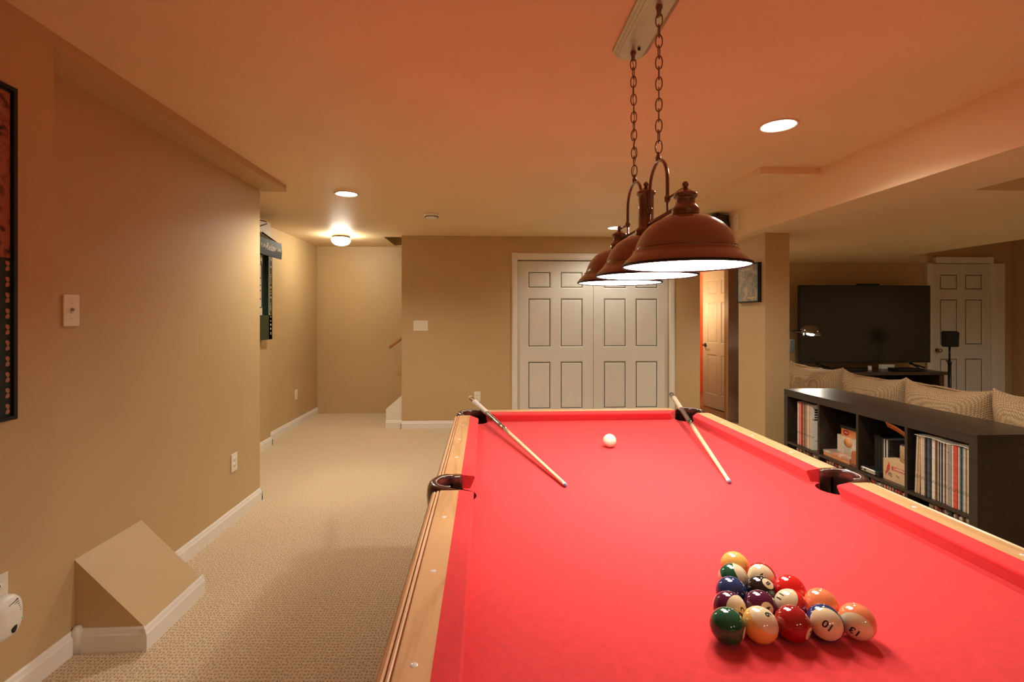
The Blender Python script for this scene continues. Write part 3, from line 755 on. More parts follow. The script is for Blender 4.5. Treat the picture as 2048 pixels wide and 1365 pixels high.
# rails: cushion + wooden top for each of six segments
CPROF = [(0.0, ZN - 0.006), (0.0005, ZN - 0.001), (0.004, ZN + 0.0015), (0.044, ZR - 0.0005), (0.044, ZBED + 0.0005), (0.014, ZBED + 0.0003), (0.002, ZN - 0.009)]
WPROF = [(0.044, ZR), (0.0975, ZR), (0.0990, ZR - 0.001), (0.0995, ZR - 0.006), (0.1015, ZR - 0.006), (0.1020, ZR - 0.002), (0.1045, ZR - 0.0008), (0.1075, ZR - 0.0015), (0.1085, ZR - 0.006), (0.1095, ZR - 0.008),
         (0.1110, ZR - 0.005), (0.1150, ZR - 0.0035), (0.1200, ZR - 0.006), (0.1245, ZR - 0.012), (0.1268, ZR - 0.021), (0.1255, ZR - 0.030), (0.1190, ZR - 0.037), (0.114, ZR - 0.040), (0.114, 0.690), (0.044, 0.690)]
def rail(side, a0, a1, cnose0, cnose1, cback0, cback1, w0, w1):
    """side: 'L','R' (run along y) or 'F','N' (run along x)"""
    def pt(d, s, z):
        if side == 'L': return (TXC - NX - d, TYC + s, z)
        if side == 'R': return (TXC + NX + d, TYC + s, z)
        if side == 'F': return (TXC + s, TYC + NY + d, z)
        return (TXC + s, TYC - NY - d, z)
    mat = M['mapleY'] if side in 'LR' else M['mapleX']
    # smooth-shaded molding, flat top
    mb = MB(); mb.grid([[pt(d, s, z) for d, z in WPROF] for s in (w0, w1)], close_v=True, cap0=True, cap1=True, smooth=False)
    r = mb.build('rail', mat, tb)
    mb = MB()
    mb.grid([[pt(d, a + (b - a) * min(1, d / 0.044), z) for d, z in CPROF] for a, b in ((cnose0, cback0), (cnose1, cback1))], close_v=True, cap0=True, cap1=True, smooth=False)
    mb.build('cushion', M['felt'], r, label='red cloth covered cushion')
    return pt
for side in 'LR':
    for sy in (-1, 1):
        q = [0.073, NY - 0.090, 0.070, NY - 0.040, 0.076, NY - 0.043]
        q = [v * sy for v in q]
        rail(side, 0, 0, q[0], q[1], q[2], q[3], q[4], q[5])
        for k in range(1, 4):
            X = TXC + (-1 if side == 'L' else 1) * (NX + 0.0715)
            MB().lathe([(0.0, 0.0012), (0.0045, 0.0010), (0.0062, 0.0)], (X, TYC + sy * k * 0.2717, ZR), n=20).build('sight', M['pearl'], tb)
for side in 'FN':
    q = NX - 0.085
    rail(side, 0, 0, -q, q, -(NX - 0.04), NX - 0.04, -(NX - 0.043), NX - 0.043)
    for k in (-1, 0, 1):
        Yy = TYC + (1 if side == 'F' else -1) * (NY + 0.0715)
        MB().lathe([(0.0, 0.0012), (0.0045, 0.0010), (0.0062, 0.0)], (TXC + k * 0.2785, Yy, ZR), n=20).build('sight', M['pearl'], tb)
# pockets: swept leather-look irons with a dark liner cup
IPROF = [(0.0, 0.690), (0.0, 0.800), (-0.001, 0.818), (0.0015, 0.8265), (0.007, 0.829), (0.013, 0.8285), (0.020, 0.824), (0.026, 0.812), (0.029, 0.790), (0.025, 0.745), (0.016, 0.690)]
def iron(path, name='pocket_iron'):
    P = [Vector((x, y, 0)) for x, y in path]
    rows = []
    cen = sum(P, Vector()) / len(P); mid = len(P) // 2
    tm = P[mid + 1] - P[mid - 1]
    sg = 1 if Vector((tm.y, -tm.x, 0)).dot(P[mid] - cen) > 0 else -1
    for i, p in enumerate(P):
        t = (P[min(i + 1, len(P) - 1)] - P[max(0, i - 1)]).normalized()
        nrm = Vector((t.y, -t.x, 0)) * sg
        e = min(i, len(P) - 1 - i)
        k = 0.42 + 0.58 * min(1.0, e / 5.0)
        rows.append([p + nrm * (d * k) + Vector((0, 0, z if z < 0.81 else 0.81 + (z - 0.81) * (0.55 + 0.45 * min(1, e / 5.0)))) for d, z in IPROF])
    ir = MB().grid(rows, close_v=True, cap0=True, cap1=True).build(name, M['leather'], tb)
    MB().tube([p + Vector((0, 0, 0.8272)) + (cen - p).normalized() * 0.0008 for p in P[3:-3]], 0.0013, n=6).build('iron_edge', M['pearl'], ir, label='thin pale line along the inner edge of the pocket')
    # liner
    ins = [p for p in P]
    lin = MB().grid([[p + Vector((0, 0, z)) for p in [c * 1.0 for c in ins]] for z in (0.672, 0.80)], smooth=True)
    cc = sum(ins, Vector()) / len(ins)
    mbv = [p + (cc - p) * 0.03 + Vector((0, 0, 0.672)) for p in ins]
    lin.prism([tuple(v) for v in mbv], (0, 0, -0.006))
    lin.build('pocket_liner', M['pocketin'], ir)
for sx in (-1, 1):
    path = []
    cx = TXC + sx * (NX + 0.078)
    w = 0.052
    for d in (0.040, 0.050, 0.060, 0.070):
        path.append((TXC + sx * (NX + d), TYC + w + 0.012 - (d - 0.04) * 0.4))
    for k in range(17):
        a = PI / 2 - PI * k / 16
        path.append((cx + sx * 0.040 * math.cos(a), TYC + w * math.sin(a)))
    for d in (0.070, 0.060, 0.050, 0.040):
        path.append((TXC + sx * (NX + d), TYC - w - 0.012 + (d - 0.04) * 0.4))
    iron(path)
for sx in (-1, 1):
    for sy in (-1, 1):
        cx, cy = TXC + sx * (NX + 0.030), TYC + sy * (NY + 0.030)
        base = math.atan2(sy, sx)
        path = []
        # ends meet the two wooden rails
        s0 = (TXC + sx * (NX + 0.048), TYC + sy * (NY - 0.044)); s1 = (TXC + sx * (NX - 0.044), TYC + sy * (NY + 0.048))
        arcp = [(cx + 0.062 * math.cos(base + d), cy + 0.062 * math.sin(base + d)) for d in [-1.45 + 2.9 * k / 18 for k in range(19)]]
        if (Vector(arcp[0]) - Vector(s0)).length > (Vector(arcp[-1]) - Vector(s0)).length:
            arcp = arcp[::-1]
        def lerp(a, b, f): return (a[0] + (b[0] - a[0]) * f, a[1] + (b[1] - a[1]) * f)
        path = [s0, lerp(s0, arcp[0], 0.5)] + arcp + [lerp(arcp[-1], s1, 0.5), s1]
        iron(path)
# apron and legs
mb = MB()
ax, ay = NX + 0.10, NY + 0.10
mb.box(TXC - ax, TXC + ax, TYC - ay, TYC - ay + 0.03, 0.50, 0.69, bev=0.006).box(TXC - ax, TXC + ax, TYC + ay - 0.03, TYC + ay, 0.50, 0.69, bev=0.006)
mb.box(TXC - ax, TXC - ax + 0.03, TYC - ay + 0.03, TYC + ay - 0.03, 0.50, 0.69, bev=0.006).box(TXC + ax - 0.03, TXC + ax, TYC - ay + 0.03, TYC + ay - 0.03, 0.50, 0.69, bev=0.006)
mb.build('apron', M['mapleD'], tb)
MB().box(TXC - ax + 0.03, TXC + ax - 0.03, TYC - ay + 0.03, TYC + ay - 0.03, 0.64, 0.665).build('slate_bed', M['slot'], tb)
for sx in (-1, 1):
    for sy in (-1, 1):
        lx, ly = TXC + sx * (ax - 0.14), TYC + sy * (ay - 0.22)
        rows = []
        for z, h in ((0.0, 0.05), (0.04, 0.055), (0.06, 0.045), (0.30, 0.065), (0.48, 0.085), (0.54, 0.095), (0.64, 0.095)):
            rows.append([(lx - h, ly - h, z), (lx + h, ly - h, z), (lx + h, ly + h, z), (lx - h, ly + h, z)])
        MB().grid(rows, close_v=True, cap0=True, cap1=True, smooth=False).build('leg', M['mapleD'], tb)

# ------------------------------------------------------------------ balls
R = 0.028575
BC = dict(yellow=(0.86, 0.47, 0.12), blue=(0.012, 0.035, 0.13), red=(0.72, 0.018, 0.020), purple=(0.085, 0.008, 0.040), orange=(0.88, 0.26, 0.11), green=(0.006, 0.095, 0.050), maroon=(0.34, 0.010, 0.012), black=(0.012, 0.010, 0.010))
IVORY = (0.80, 0.66, 0.42)
def ball_mat(name, col, stripe):
    m, nt, b = new_mat(name)
    b.inputs['Roughness'].default_value = 0.06; b.inputs['Coat Weight'].default_value = 0.5; b.inputs['Coat Roughness'].default_value = 0.03
    tc = nt.nodes.new('ShaderNodeTexCoord'); sp = nt.nodes.new('ShaderNodeSeparateXYZ')
    nt.links.new(tc.outputs['Object'], sp.inputs[0])
    ab = nt.nodes.new('ShaderNodeMath'); ab.operation = 'ABSOLUTE' if stripe else 'ADD'; ab.inputs[1].default_value = 0.0; nt.links.new(sp.outputs['Z'], ab.inputs[0])
    gt = nt.nodes.new('ShaderNodeMath'); gt.operation = 'GREATER_THAN'; gt.inputs[1].default_value = R * (0.50 if stripe else 0.925)
    nt.links.new(ab.outputs[0], gt.inputs[0])
    mx = nt.nodes.new('ShaderNodeMix'); mx.data_type = 'RGBA'
    mx.inputs['A'].default_value = (*col, 1); mx.inputs['B'].default_value = (*IVORY, 1)
    nt.links.new(gt.outputs[0], mx.inputs['Factor']); nt.links.new(mx.outputs['Result'], b.inputs['Base Color'])
    return m
sph = MB()
bmesh.ops.create_uvsphere(sph.bm, u_segments=48, v_segments=28, radius=R)
for f in sph.bm.faces: f.smooth = True
sph_me = bpy.data.meshes.new('ball'); sph.bm.to_mesh(sph_me); sph.bm.free()
CAMP = Vector((0, 0, 1.335))
def ball(loc, col, stripe, num, pole, spin, label, colname):
    """pole: offset of the number centre as seen by the viewer (right, down), in radii; z<0 keeps it on the far side"""
    loc = Vector(loc)
    me = sph_me.copy(); me.name = 'billiard_ball'
    me.materials.clear(); me.materials.append(ball_mat('ball_%s_%s' % (colname, 'stripe' if stripe else 'solid'), col, stripe))
    o = bpy.data.objects.new('billiard_ball', me); COL.objects.link(o)
    V = (CAMP - loc).normalized(); Rt = Vector((0, 0, 1)).cross(V).normalized(); Up = V.cross(Rt)
    ox, oy, front = pole
    w = math.sqrt(max(0.0, 1 - ox * ox - oy * oy)) * (1 if front else -1)
    zax = (Rt * ox - Up * oy + V * w).normalized()
    up = (Up - zax * Up.dot(zax)).normalized()
    xax = up.cross(zax)
    # spin the number about its own axis
    Mr = Matrix((xax, up, zax)).transposed() @ Matrix.Rotation(spin, 3, 'Z')
    o.rotation_euler = Mr.to_euler(); o.location = loc
    ORIG[o.name] = tuple(loc)
    tag(o, label, 'billiard ball', 'racked billiard balls')
    if front and num:
        b = text_bm(num, 0.0135 if not stripe else 0.0170, 0.0, offset=0.0004)
        bmesh.ops.subdivide_edges(b, edges=[e for e in b.edges if e.calc_length() > 0.003], cuts=2)
        for v in b.verts:
            x, y = v.co.x, v.co.y
            v.co.z = math.sqrt(max(1e-9, R * R - x * x - y * y)) + 0.00012
        me2 = bpy.data.meshes.new('number'); b.to_mesh(me2); b.free(); me2.materials.append(M['ink'])
        n = bpy.data.objects.new('number', me2); COL.objects.link(n); n.parent = o
    return o
AXB, AYB = 0.5275, 1.030
DY = R * math.sqrt(3) + 0.0002
RACK = [
    [('1', 'yellow', 0, (0.3, -0.6, False), 0, 'plain yellow ball at the far tip of the racked triangle')],
    [('14', 'green', 1, (0.84, -0.50, True), 0.4, 'green striped ball second from the far tip on the left edge'),
     ('15', 'maroon', 1, (0.02, -0.02, True), -0.9, 'mostly ivory striped ball behind the black ball')],
    [('2', 'blue', 0, (0.97, 0.1, True), 0, 'plain dark blue ball midway along the left edge of the rack'),
     ('8', 'black', 0, (0.45, -0.62, True), 2.2, 'black ball with an ivory spot inside the rack'),
     ('3', 'red', 0, (0.2, 0.3, False), 0, 'plain bright red ball midway along the right edge of the rack')],
    [('12', 'purple', 1, (0.74, 0.08, True), 1.1, 'purple and ivory striped ball on the left edge next to the plain green ball'),
     ('4', 'purple', 0, (0.40, 0.0, True), -0.5, 'plain purple ball with a number spot inside the rack'),
     ('11', 'red', 1, (-0.62, -0.42, True), 1.3, 'red and ivory striped ball inside the rack'),
     ('5', 'orange', 0, (0.2, 0.3, False), 0, 'plain orange ball on the right edge beside the orange striped corner ball')],
    [('6', 'green', 0, (0.97, 0.20, True), 0, 'plain green ball at the near left corner of the rack'),
     ('9', 'yellow', 1, (0.44, -0.66, True), 2.0, 'yellow striped ball second from left in the front row of the rack'),
     ('7', 'maroon', 0, (0.90, 0.33, True), 0.2, 'dark red ball in the middle of the front row of the rack'),
     ('10', 'blue', 1, (0.16, 0.12, True), PI - 0.5, 'blue striped ball with ivory number cap in the front row'),
     ('13', 'orange', 1, (-0.10, 0.58, True), PI - 0.5, 'orange striped ball at the near right corner of the rack')],
]
for r, row in enumerate(RACK):
    for c, (num, cn, stripe, pole, spin, lab) in enumerate(row):
        ball((AXB + (c - r / 2) * (2 * R + 0.0003) + (0.004 if False else 0), AYB - r * DY, ZBED + R + 0.0002), BC[cn], bool(stripe), num, pole, spin, lab, cn + num)
cm = pm('cue_ball_ivory', (0.86, 0.77, 0.58), 0.08, var=0.01, coat=0.5)
me = sph_me.copy(); me.materials.clear(); me.materials.append(cm)
cb = bpy.data.objects.new('cue_ball', me); COL.objects.link(cb); cb.location = (0.529, 2.101, ZBED + R + 0.0002)
tag(cb, 'ivory white cue ball alone near the far end of the red cloth', 'billiard ball')

# ------------------------------------------------------------------ cue sticks
def cue(tip, butt, label, fore, wrapc, seg):
    tip = Vector(tip); butt = Vector(butt); d = butt - tip; L = d.length
    t = thing('cue_stick', tuple(tip), label, 'cue stick', 'cue sticks')
    Q = Matrix.Translation(tip) @ d.to_track_quat('Z', 'Y').to_matrix().to_4x4()
    def rad(s): return 0.0062 + (0.0146 - 0.0062) * min(1, s / 1.40)
    def part(name, s0, s1, mat, dr=0.0, cap=True, n=24):
        k = 8
        prof = [(0.0, s0)] + [(rad(s0 + (s1 - s0) * i / k) + dr, s0 + (s1 - s0) * i / k) for i in range(k + 1)] + [(0.0, s1)]
        MB().lathe(prof, (0, 0, 0), Q, n=n).build(name, mat, t)
    f0, j0, j1, w0, w1 = seg
    MB().lathe([(0.0, 0.0), (0.003, 0.0003), (0.0055, 0.002), (0.0062, 0.005), (0.0062, 0.007), (0.0, 0.007)], (0, 0, 0), Q, n=20).build('tip', M['cue_tip'], t)
    part('ferrule', 0.007, 0.007 + f0, M['ferrule'])
    part('shaft', 0.007 + f0, j0, M['shaft'])
    MB().lathe([(0.0, j0), (rad(j0) + 0.0006, j0), (rad(j0) + 0.0006, j0 + 0.008), (rad(j0), j0 + 0.010), (rad(j0), j1 - 0.012), (rad(j1) + 0.0006, j1 - 0.010), (rad(j1) + 0.0006, j1), (0.0, j1)], (0, 0, 0), Q, n=24).build('joint_ring', M['chrome'], t)
    part('forearm', j1, w0, fore)
    part('wrap', w0, w1, wrapc, dr=0.0005)
    part('butt_sleeve', w1, L - 0.022, M['shaft2'] if fore is M['forearm'] else fore)
    MB().lathe([(0.0, L - 0.022), (0.0145, L - 0.022), (0.0148, L - 0.006), (0.012, L - 0.001), (0.0, L)], (0, 0, 0), Q, n=24).build('bumper', M['cream'] if fore is M['forearm'] else M['black'], t)
M['cue_tip'] = pm('cue_tip_blue', (0.20, 0.22, 0.34), 0.8)
M['ferrule'] = pm('cue_ferrule', (0.86, 0.80, 0.68), 0.3)
M['shaft'] = pm('cue_shaft_maple', (0.76, 0.58, 0.34), 0.3, var=0.08, vscale=(50, 50, 3), coat=0.4)
M['shaft2'] = pm('cue_sleeve_brown', (0.34, 0.16, 0.06), 0.25, coat=0.5)
M['forearm'] = pm('cue_forearm_grey', (0.24, 0.20, 0.15), 0.22, var=0.9, vscale=(60, 8, 8), coat=0.6)
M['forearm2'] = pm('cue_forearm_black', (0.05, 0.04, 0.03), 0.2, var=0.5, coat=0.6)
M['wrap'] = pm('cue_wrap_white', (0.80, 0.75, 0.66), 0.7, var=0.08, vscale=(300, 300, 300))
M['wrap2'] = pm('cue_wrap_beige', (0.66, 0.55, 0.38), 0.7, var=0.08, vscale=(300, 300, 300))
cue((0.263, 1.612, 0.7862), (-0.0865, 3.039, 0.8420), 'cue stick with white wrapped butt over the far left corner pocket', M['forearm'], M['wrap'], (0.014, 0.719, 0.785, 1.057, 1.357))
cue((0.810, 1.617, 0.7862), (1.1560, 3.044, 0.8520), 'cue stick with dark forearm and beige wrap over the far right corner pocket', M['forearm2'], M['wrap2'], (0.022, 0.726, 0.761, 1.069, 1.368))

# ------------------------------------------------------------------ low black bookcase behind the table
BX0, BX1, BY0, BY1, BH = 2.262, 2.652, 2.181, 3.671, 0.79
fr = 0.042
bk = thing('bookcase', ((BX0 + BX1) / 2, (BY0 + BY1) / 2, 0), 'low black-brown cube bookcase of eight compartments behind the sofa', 'bookcase')
MB().box(BX0, BX1, BY0, BY1, BH - 0.050, BH, bev=0.0015).build('top_panel', M['expedit'], bk)
MB().box(BX0, BX1, BY0, BY1, 0, 0.050, bev=0.0015).build('bottom_panel', M['expedit'], bk)
MB().box(BX0, BX1, BY0, BY0 + fr, 0.050, BH - 0.050, bev=0.001).build('side_panel', M['expedit'], bk)
MB().box(BX0, BX1, BY1 - fr, BY1, 0.050, BH - 0.050, bev=0.001).build('side_panel', M['expedit'], bk)
CELLS = [(3.294, 3.629), (2.939, 3.276), (2.585, 2.921), (2.223, 2.567)]
ZS0, ZS1 = 0.387, 0.404
MB().box(BX0 + 0.002, BX1 - 0.002, BY0 + fr, BY1 - fr, ZS0, ZS1, bev=0.0008).build('shelf', M['expedit'], bk)
for k in range(3):
    y0, y1 = CELLS[k + 1][1], CELLS[k][0]
    MB().box(BX0 + 0.003, BX1 - 0.003, y0, y1, ZS1, BH - 0.050).build('divider', M['expedit'], bk)
    MB().box(BX0 + 0.003, BX1 - 0.003, y0, y1, 0.050, ZS0).build('divider', M['expedit'], bk)
MB().box(BX1 - 0.006, BX1 - 0.002, BY0 + fr, BY1 - fr, 0.050, BH - 0.050).build('back_panel', M['expedit'], bk)

# record sleeves
RC = dict(cream=(0.66, 0.54, 0.38), white=(0.72, 0.66, 0.55), tan=(0.46, 0.29, 0.15), red=(0.58, 0.06, 0.03), orange=(0.66, 0.17, 0.06), black=(0.02, 0.018, 0.016), grey=(0.26, 0.24, 0.20), brown=(0.14, 0.06, 0.03), blue=(0.05, 0.07, 0.14), maroon=(0.22, 0.03, 0.04), teal=(0.06, 0.20, 0.19))
RM = {}
def sleeve_mat(cn):
    if cn not in RM:
        c = RC[cn]
        dark = tuple(v * 0.35 for v in c)
        lite = tuple(min(0.8, v * 1.1 + 0.03) for v in c)
        RM[cn] = print_mat('sleeve_' + cn, [c, c, lite, dark], 26, 0.45, vsc=(1, 1, 1.6))
    return RM[cn]
RMESH = {}
def record(cn, th, h=0.312):
    k = (cn, round(th, 4), h)
    if k not in RMESH:
        mb = MB().box(0, 0.312, -th / 2, th / 2, 0, h, bev=0.0008, seg=1)
        o = mb.build('record_sleeve', sleeve_mat(cn))
        RMESH[k] = o.data
        return o
    o = bpy.data.objects.new('record_sleeve', RMESH[k]); COL.objects.link(o)
    return o
NUM = {}
def put_record(cn, th, y, z, x, tilt, place, h=0.312, label=None):
    o = record(cn, th, h)
    o.location = (x, y, z); o.rotation_euler = (tilt, 0, 0)
    lab = label or '%s spined record sleeve standing in the %s compartment of the bookcase' % (cn, place)
    tag(o, lab, 'record', None if label else '%s spined records in the %s compartment' % (cn, place))
    return o
rnd = random.Random(5)
# upper cells: listed spine colours, from the far end (left in view) to the near end
upA = [('cream', 5.2), ('cream', 5), ('red', 4), ('white', 3), ('orange', 4), ('cream', 4), ('maroon', 4), ('red', 3), ('white', 4), ('brown', 4), ('cream', 5), ('grey', 3.6), ('orange', 3), ('tan', 4), ('cream', 4), ('brown', 3), ('white', 4), ('tan', 3.6), ('cream', 4), ('grey', 4)]
y = 3.538; z = ZS1 + 0.0005
lean = 0.0
for i, (cn, mm) in enumerate(upA):
    th = mm * 0.0018
    put_record(cn, th, y - th / 2, z, BX0 + 0.014 + rnd.uniform(0, 0.008), 0.0, 'far top')
    y -= th + 0.0008
yA = y
# two leaning sleeves filling the rest of the far compartment
o = put_record('white', 0.006, 3.372, z, BX0 + 0.012, 0.0, '', label='white sleeve with dark title lines turned outward at the right of the far top compartment')
o.rotation_euler = (0.0, 0.0, -0.20)
ORIG[o.name] = (0, 0, 0)
mb = MB()
for k, (h0, w) in enumerate(((0.285, 0.12), (0.268, 0.15), (0.251, 0.13), (0.234, 0.16), (0.217, 0.10))):
    mb.box(0.02, 0.02 + w, -0.0037, -0.0031, h0 - 0.011, h0)
mb.build('title_print', M['ink'], o)
# nearest compartment
upD = [('grey', 4), ('cream', 3), ('tan', 9), ('cream', 5), ('white', 4), ('brown', 3), ('black', 4), ('grey', 3), ('blue', 5), ('black', 4), ('white', 7), ('cream', 4), ('brown', 5), ('cream', 4), ('black', 4), ('cream', 3), ('blue', 4), ('white', 4), ('brown', 4), ('cream', 4), ('orange', 3)]
y = 2.540
for i, (cn, mm) in enumerate(upD):
    th = mm * 0.0019
    put_record(cn, th, y - th / 2, z, BX0 + 0.014 + rnd.uniform(0, 0.006), 0.04 if i < 3 else 0.0, 'nearest top', h=0.305)
    if i == 2: y -= 0.0125
    y -= th + 0.0006
bx = put_record('grey', 0.024, y - 0.012, z, BX0 + 0.012, 0, '', h=0.305, label='thick grey boxed record set left of the red one'); y -= 0.0246
bx = put_record('white', 0.006, y - 0.003, z, BX0 + 0.012, 0, '', h=0.305, label='white sleeve squeezed between the thick grey and red record sets'); y -= 0.0066
bx = put_record('red', 0.0205, y - 0.01025, z, BX0 + 0.012, 0, '', h=0.305, label='thick bright red boxed record set in the nearest top compartment'); y -= 0.0211
for cn, mm in [('white', 3), ('grey', 3), ('black', 4), ('teal', 4), ('white', 3), ('tan', 3), ('brown', 2.5), ('cream', 4), ('orange', 4), ('tan', 2.5)]:
    th = mm * 0.0019
    if y - th < 2.226: break
    put_record(cn, th, y - th / 2, z, BX0 + 0.014 + rnd.uniform(0, 0.006), 0.0, 'nearest top right', h=0.305)
    y -= th + 0.0006
sheet = MB()
sheet.grid([[(BX0 + 0.010 + a * 0.07, 2.232 + b * 0.0332, ZS1 + 0.3075 + 0.004 * math.sin(b * 1.3) + 0.006 * (a / 4) + 0.003 * (b > 7)) for b in range(10)] for a in range(5)])
so = sheet.build('paper_sheet', M['plate'], origin=(2.4, 2.4, ZS1 + 0.3075))
sm2 = so.modifiers.new('thick', 'SOLIDIFY'); sm2.thickness = 0.0012; sm2.offset = 1
tag(so, 'pale sheet lying on top of the records in the nearest top compartment', 'paper')
# lower cells
cols = ['cream', 'white', 'brown', 'black', 'red', 'cream', 'tan', 'grey', 'maroon', 'white', 'blue', 'brown', 'orange', 'cream', 'black']
names = ['far bottom', 'second bottom', 'third bottom', 'nearest bottom']
for ci, (c0, c1) in enumerate(CELLS):
    y = c1 - (0.085, 0.05, 0.075, 0.11)[ci]
    while True:
        th = rnd.choice((0.0062, 0.0078, 0.0094))
        if y - th < c0 + 0.004: break
        put_record(rnd.choice(cols), th, y - th / 2, 0.0505, BX0 + 0.014 + rnd.choice((0, 0.003, 0.007)), 0.0, names[ci], h=rnd.choice((0.320, 0.326)))
        y -= th + 0.0012

# things in the second and third compartments
gy0 = 2.941
t = thing('game_box', (2.40, 3.17, ZS1), 'flat orange and pale game box lying at the bottom of the second compartment', 'game box')
MB().box(2.285, 2.52, 3.02, 3.262, ZS1 + 0.0005, ZS1 + 0.026, bev=0.001).build('tray', pm('box_orange', (0.72, 0.30, 0.12), 0.5, var=0.1), t)
MB().box(2.283, 2.522, 3.018, 3.264, ZS1 + 0.022, ZS1 + 0.036, bev=0.001).build('lid', print_mat('game_lid_print', [(0.62, 0.50, 0.36), (0.66, 0.20, 0.12), (0.30, 0.32, 0.26), (0.70, 0.60, 0.45)], 12, 0.4), t)
t = thing('carton', (2.45, 3.05, ZS1 + 0.037), 'white printed carton with an orange disc on the flat game box', 'carton')
MB().box(2.345, 2.56, 2.945, 3.212, ZS1 + 0.0367, ZS1 + 0.150, bev=0.0015).build('body', print_mat('carton_print', [(0.70, 0.62, 0.48), (0.66, 0.58, 0.44), (0.56, 0.50, 0.38), (0.60, 0.56, 0.46)], 14, 0.5), t)
dsk = MB().lathe([(0.0, 0.0016), (0.030, 0.0016), (0.030, 0.0)], (2.345, 3.112, ZS1 + 0.115), Matrix.Rotation(-PI / 2, 4, 'Y') @ Matrix.Scale(1.25, 4, (0, 1, 0)), n=28).build('orange_disc', pm('disc_orange', (0.74, 0.34, 0.13), 0.5), t)
mb = MB()
for k in range(5):
    yy = 3.145 - k * 0.015
    mb.tube([(2.3445, yy, ZS1 + 0.095), (2.3445, yy - 0.004 + 0.004 * k, ZS1 + 0.06), (2.3445, yy + 0.002, ZS1 + 0.040)], 0.0012, n=5)
mb.box(2.3438, 2.3452, 2.955, 2.975, ZS1 + 0.10, ZS1 + 0.115)
mb.build('stem_drawing', pm('drawing_green', (0.30, 0.30, 0.20), 0.6), t)
t = thing('tin_box', (2.44, 3.04, ZS1 + 0.151), 'small red and orange tin with black lid on the white carton', 'tin')
MB().box(2.345, 2.53, 2.945, 3.175, ZS1 + 0.1507, ZS1 + 0.205, bev=0.002).build('body', pm('tin_orange', (0.66, 0.24, 0.09), 0.4, var=0.08), t)
MB().box(2.341, 2.534, 2.943, 3.179, ZS1 + 0.200, ZS1 + 0.221, bev=0.003).build('lid', M['ink'], t)
mb = MB().lathe([(0.0, 0.0015), (0.026, 0.0015), (0.026, 0.0)], (2.345, 3.130, ZS1 + 0.177), Matrix.Rotation(-PI / 2, 4, 'Y') @ Matrix.Scale(0.65, 4, (1, 0, 0)), n=24)
mb.box(2.3438, 2.3452, 2.950, 2.972, ZS1 + 0.155, ZS1 + 0.198)
mb.build('red_badge', M['red'], t)
mb = MB()
mb.join(text_bm('MASON' if False else '', 0.01)) if False else None
MB().box(2.3425, 2.3435, 3.113, 3.147, ZS1 + 0.1755, ZS1 + 0.179).build('badge_bar', M['cream'], t)
t = thing('card_pack', (2.44, 3.0, ZS1 + 0.222), 'small red card pack lying on the black tin lid', 'card pack')
MB().box(2.37, 2.47, 2.945, 3.075, ZS1 + 0.2215, ZS1 + 0.236, bev=0.001).build('pack', M['red'], t)
MB().box(2.39, 2.45, 2.965, 3.055, ZS1 + 0.2355, ZS1 + 0.2368).build('pack_print', M['cream'], t)
t = thing('wooden_box', (2.33, 2.98, ZS1), 'reddish wooden arched box in the lower right of the second compartment', 'wooden box')
mb = MB()
ptsw = [(2.290, 2.942, ZS1 + 0.0005), (2.290, 3.012, ZS1 + 0.0005), (2.290, 3.012, ZS1 + 0.075)] + [(2.290, 2.992 + 0.02 * math.cos(a), ZS1 + 0.075 + 0.02 * math.sin(a)) for a in (0.4, 0.8, 1.2, 1.57)] + [(2.290, 2.942, ZS1 + 0.095)]
mb.prism(ptsw, (0.05, 0, 0)); mb.build('box_body', pm('redwood', (0.45, 0.13, 0.055), 0.4, var=0.15, vscale=(10, 10, 60)), t)
MB().box(2.2885, 2.2905, 2.948, 3.006, ZS1 + 0.01, ZS1 + 0.014).build('lid_line', M['slot'], t)
# third compartment
for k, (yy, hh, lab) in enumerate(((2.868, 0.225, 'leftmost black binder standing in the third top compartment'), (2.846, 0.228, 'second black binder standing in the third top compartment'), (2.822, 0.222, 'third black binder standing in the third top compartment'))):
    t = thing('binder', (2.42, yy, ZS1), lab, 'binder', 'black binders')
    MB().box(2.33, 2.56, yy - 0.009, yy + 0.009, ZS1 + 0.0005, ZS1 + hh, bev=0.002).build('cover', M['black'], t)
    MB().box(2.3295, 2.3325, yy - 0.0095, yy - 0.0085, ZS1 + 0.005, ZS1 + hh - 0.005).build('spine_edge', M['slot'], t)
for yy, th, cn, lab in ((2.808, 0.006, 'white', 'thin white book beside the black binders'), (2.797, 0.009, 'black', 'thin black book between the white books'), (2.787, 0.007, 'white', 'second thin white book from the binders'), (2.7755, 0.011, 'black', 'dark book behind the cardboard box')):
    o = MB().box(2.335, 2.55, yy - th / 2, yy + th / 2, ZS1 + 0.0005, ZS1 + 0.215, bev=0.001).build('thin_book', sleeve_mat(cn) if cn == 'black' else M['white'], origin=(2.44, yy, ZS1))
    tag(o, lab, 'book')
o = MB().box(2.46, 2.475, 2.60, 2.752, ZS1 + 0.0005, ZS1 + 0.225, bev=0.001).build('pale_folder', M['white'], origin=(2.47, 2.68, ZS1))
tag(o, 'wide pale folder standing behind the cardboard box', 'folder')
t = thing('camcorder', (2.32, 2.85, ZS1), 'small silver and black device lying at the front of the third compartment', 'camcorder')
MB().box(2.276, 2.35, 2.775, 2.905, ZS1 + 0.0005, ZS1 + 0.030, bev=0.008, seg=3).build('body', M['black'], t)
MB().box(2.272, 2.300, 2.800, 2.912, ZS1 + 0.003, ZS1 + 0.029, bev=0.007, seg=3).build('silver_case', pm('silver_plastic', (0.55, 0.52, 0.46), 0.3, metal=0.6), t)
MB().box(2.2710, 2.2735, 2.868, 2.885, ZS1 + 0.011, ZS1 + 0.021, bev=0.0008).build('window', M['ink'], t)
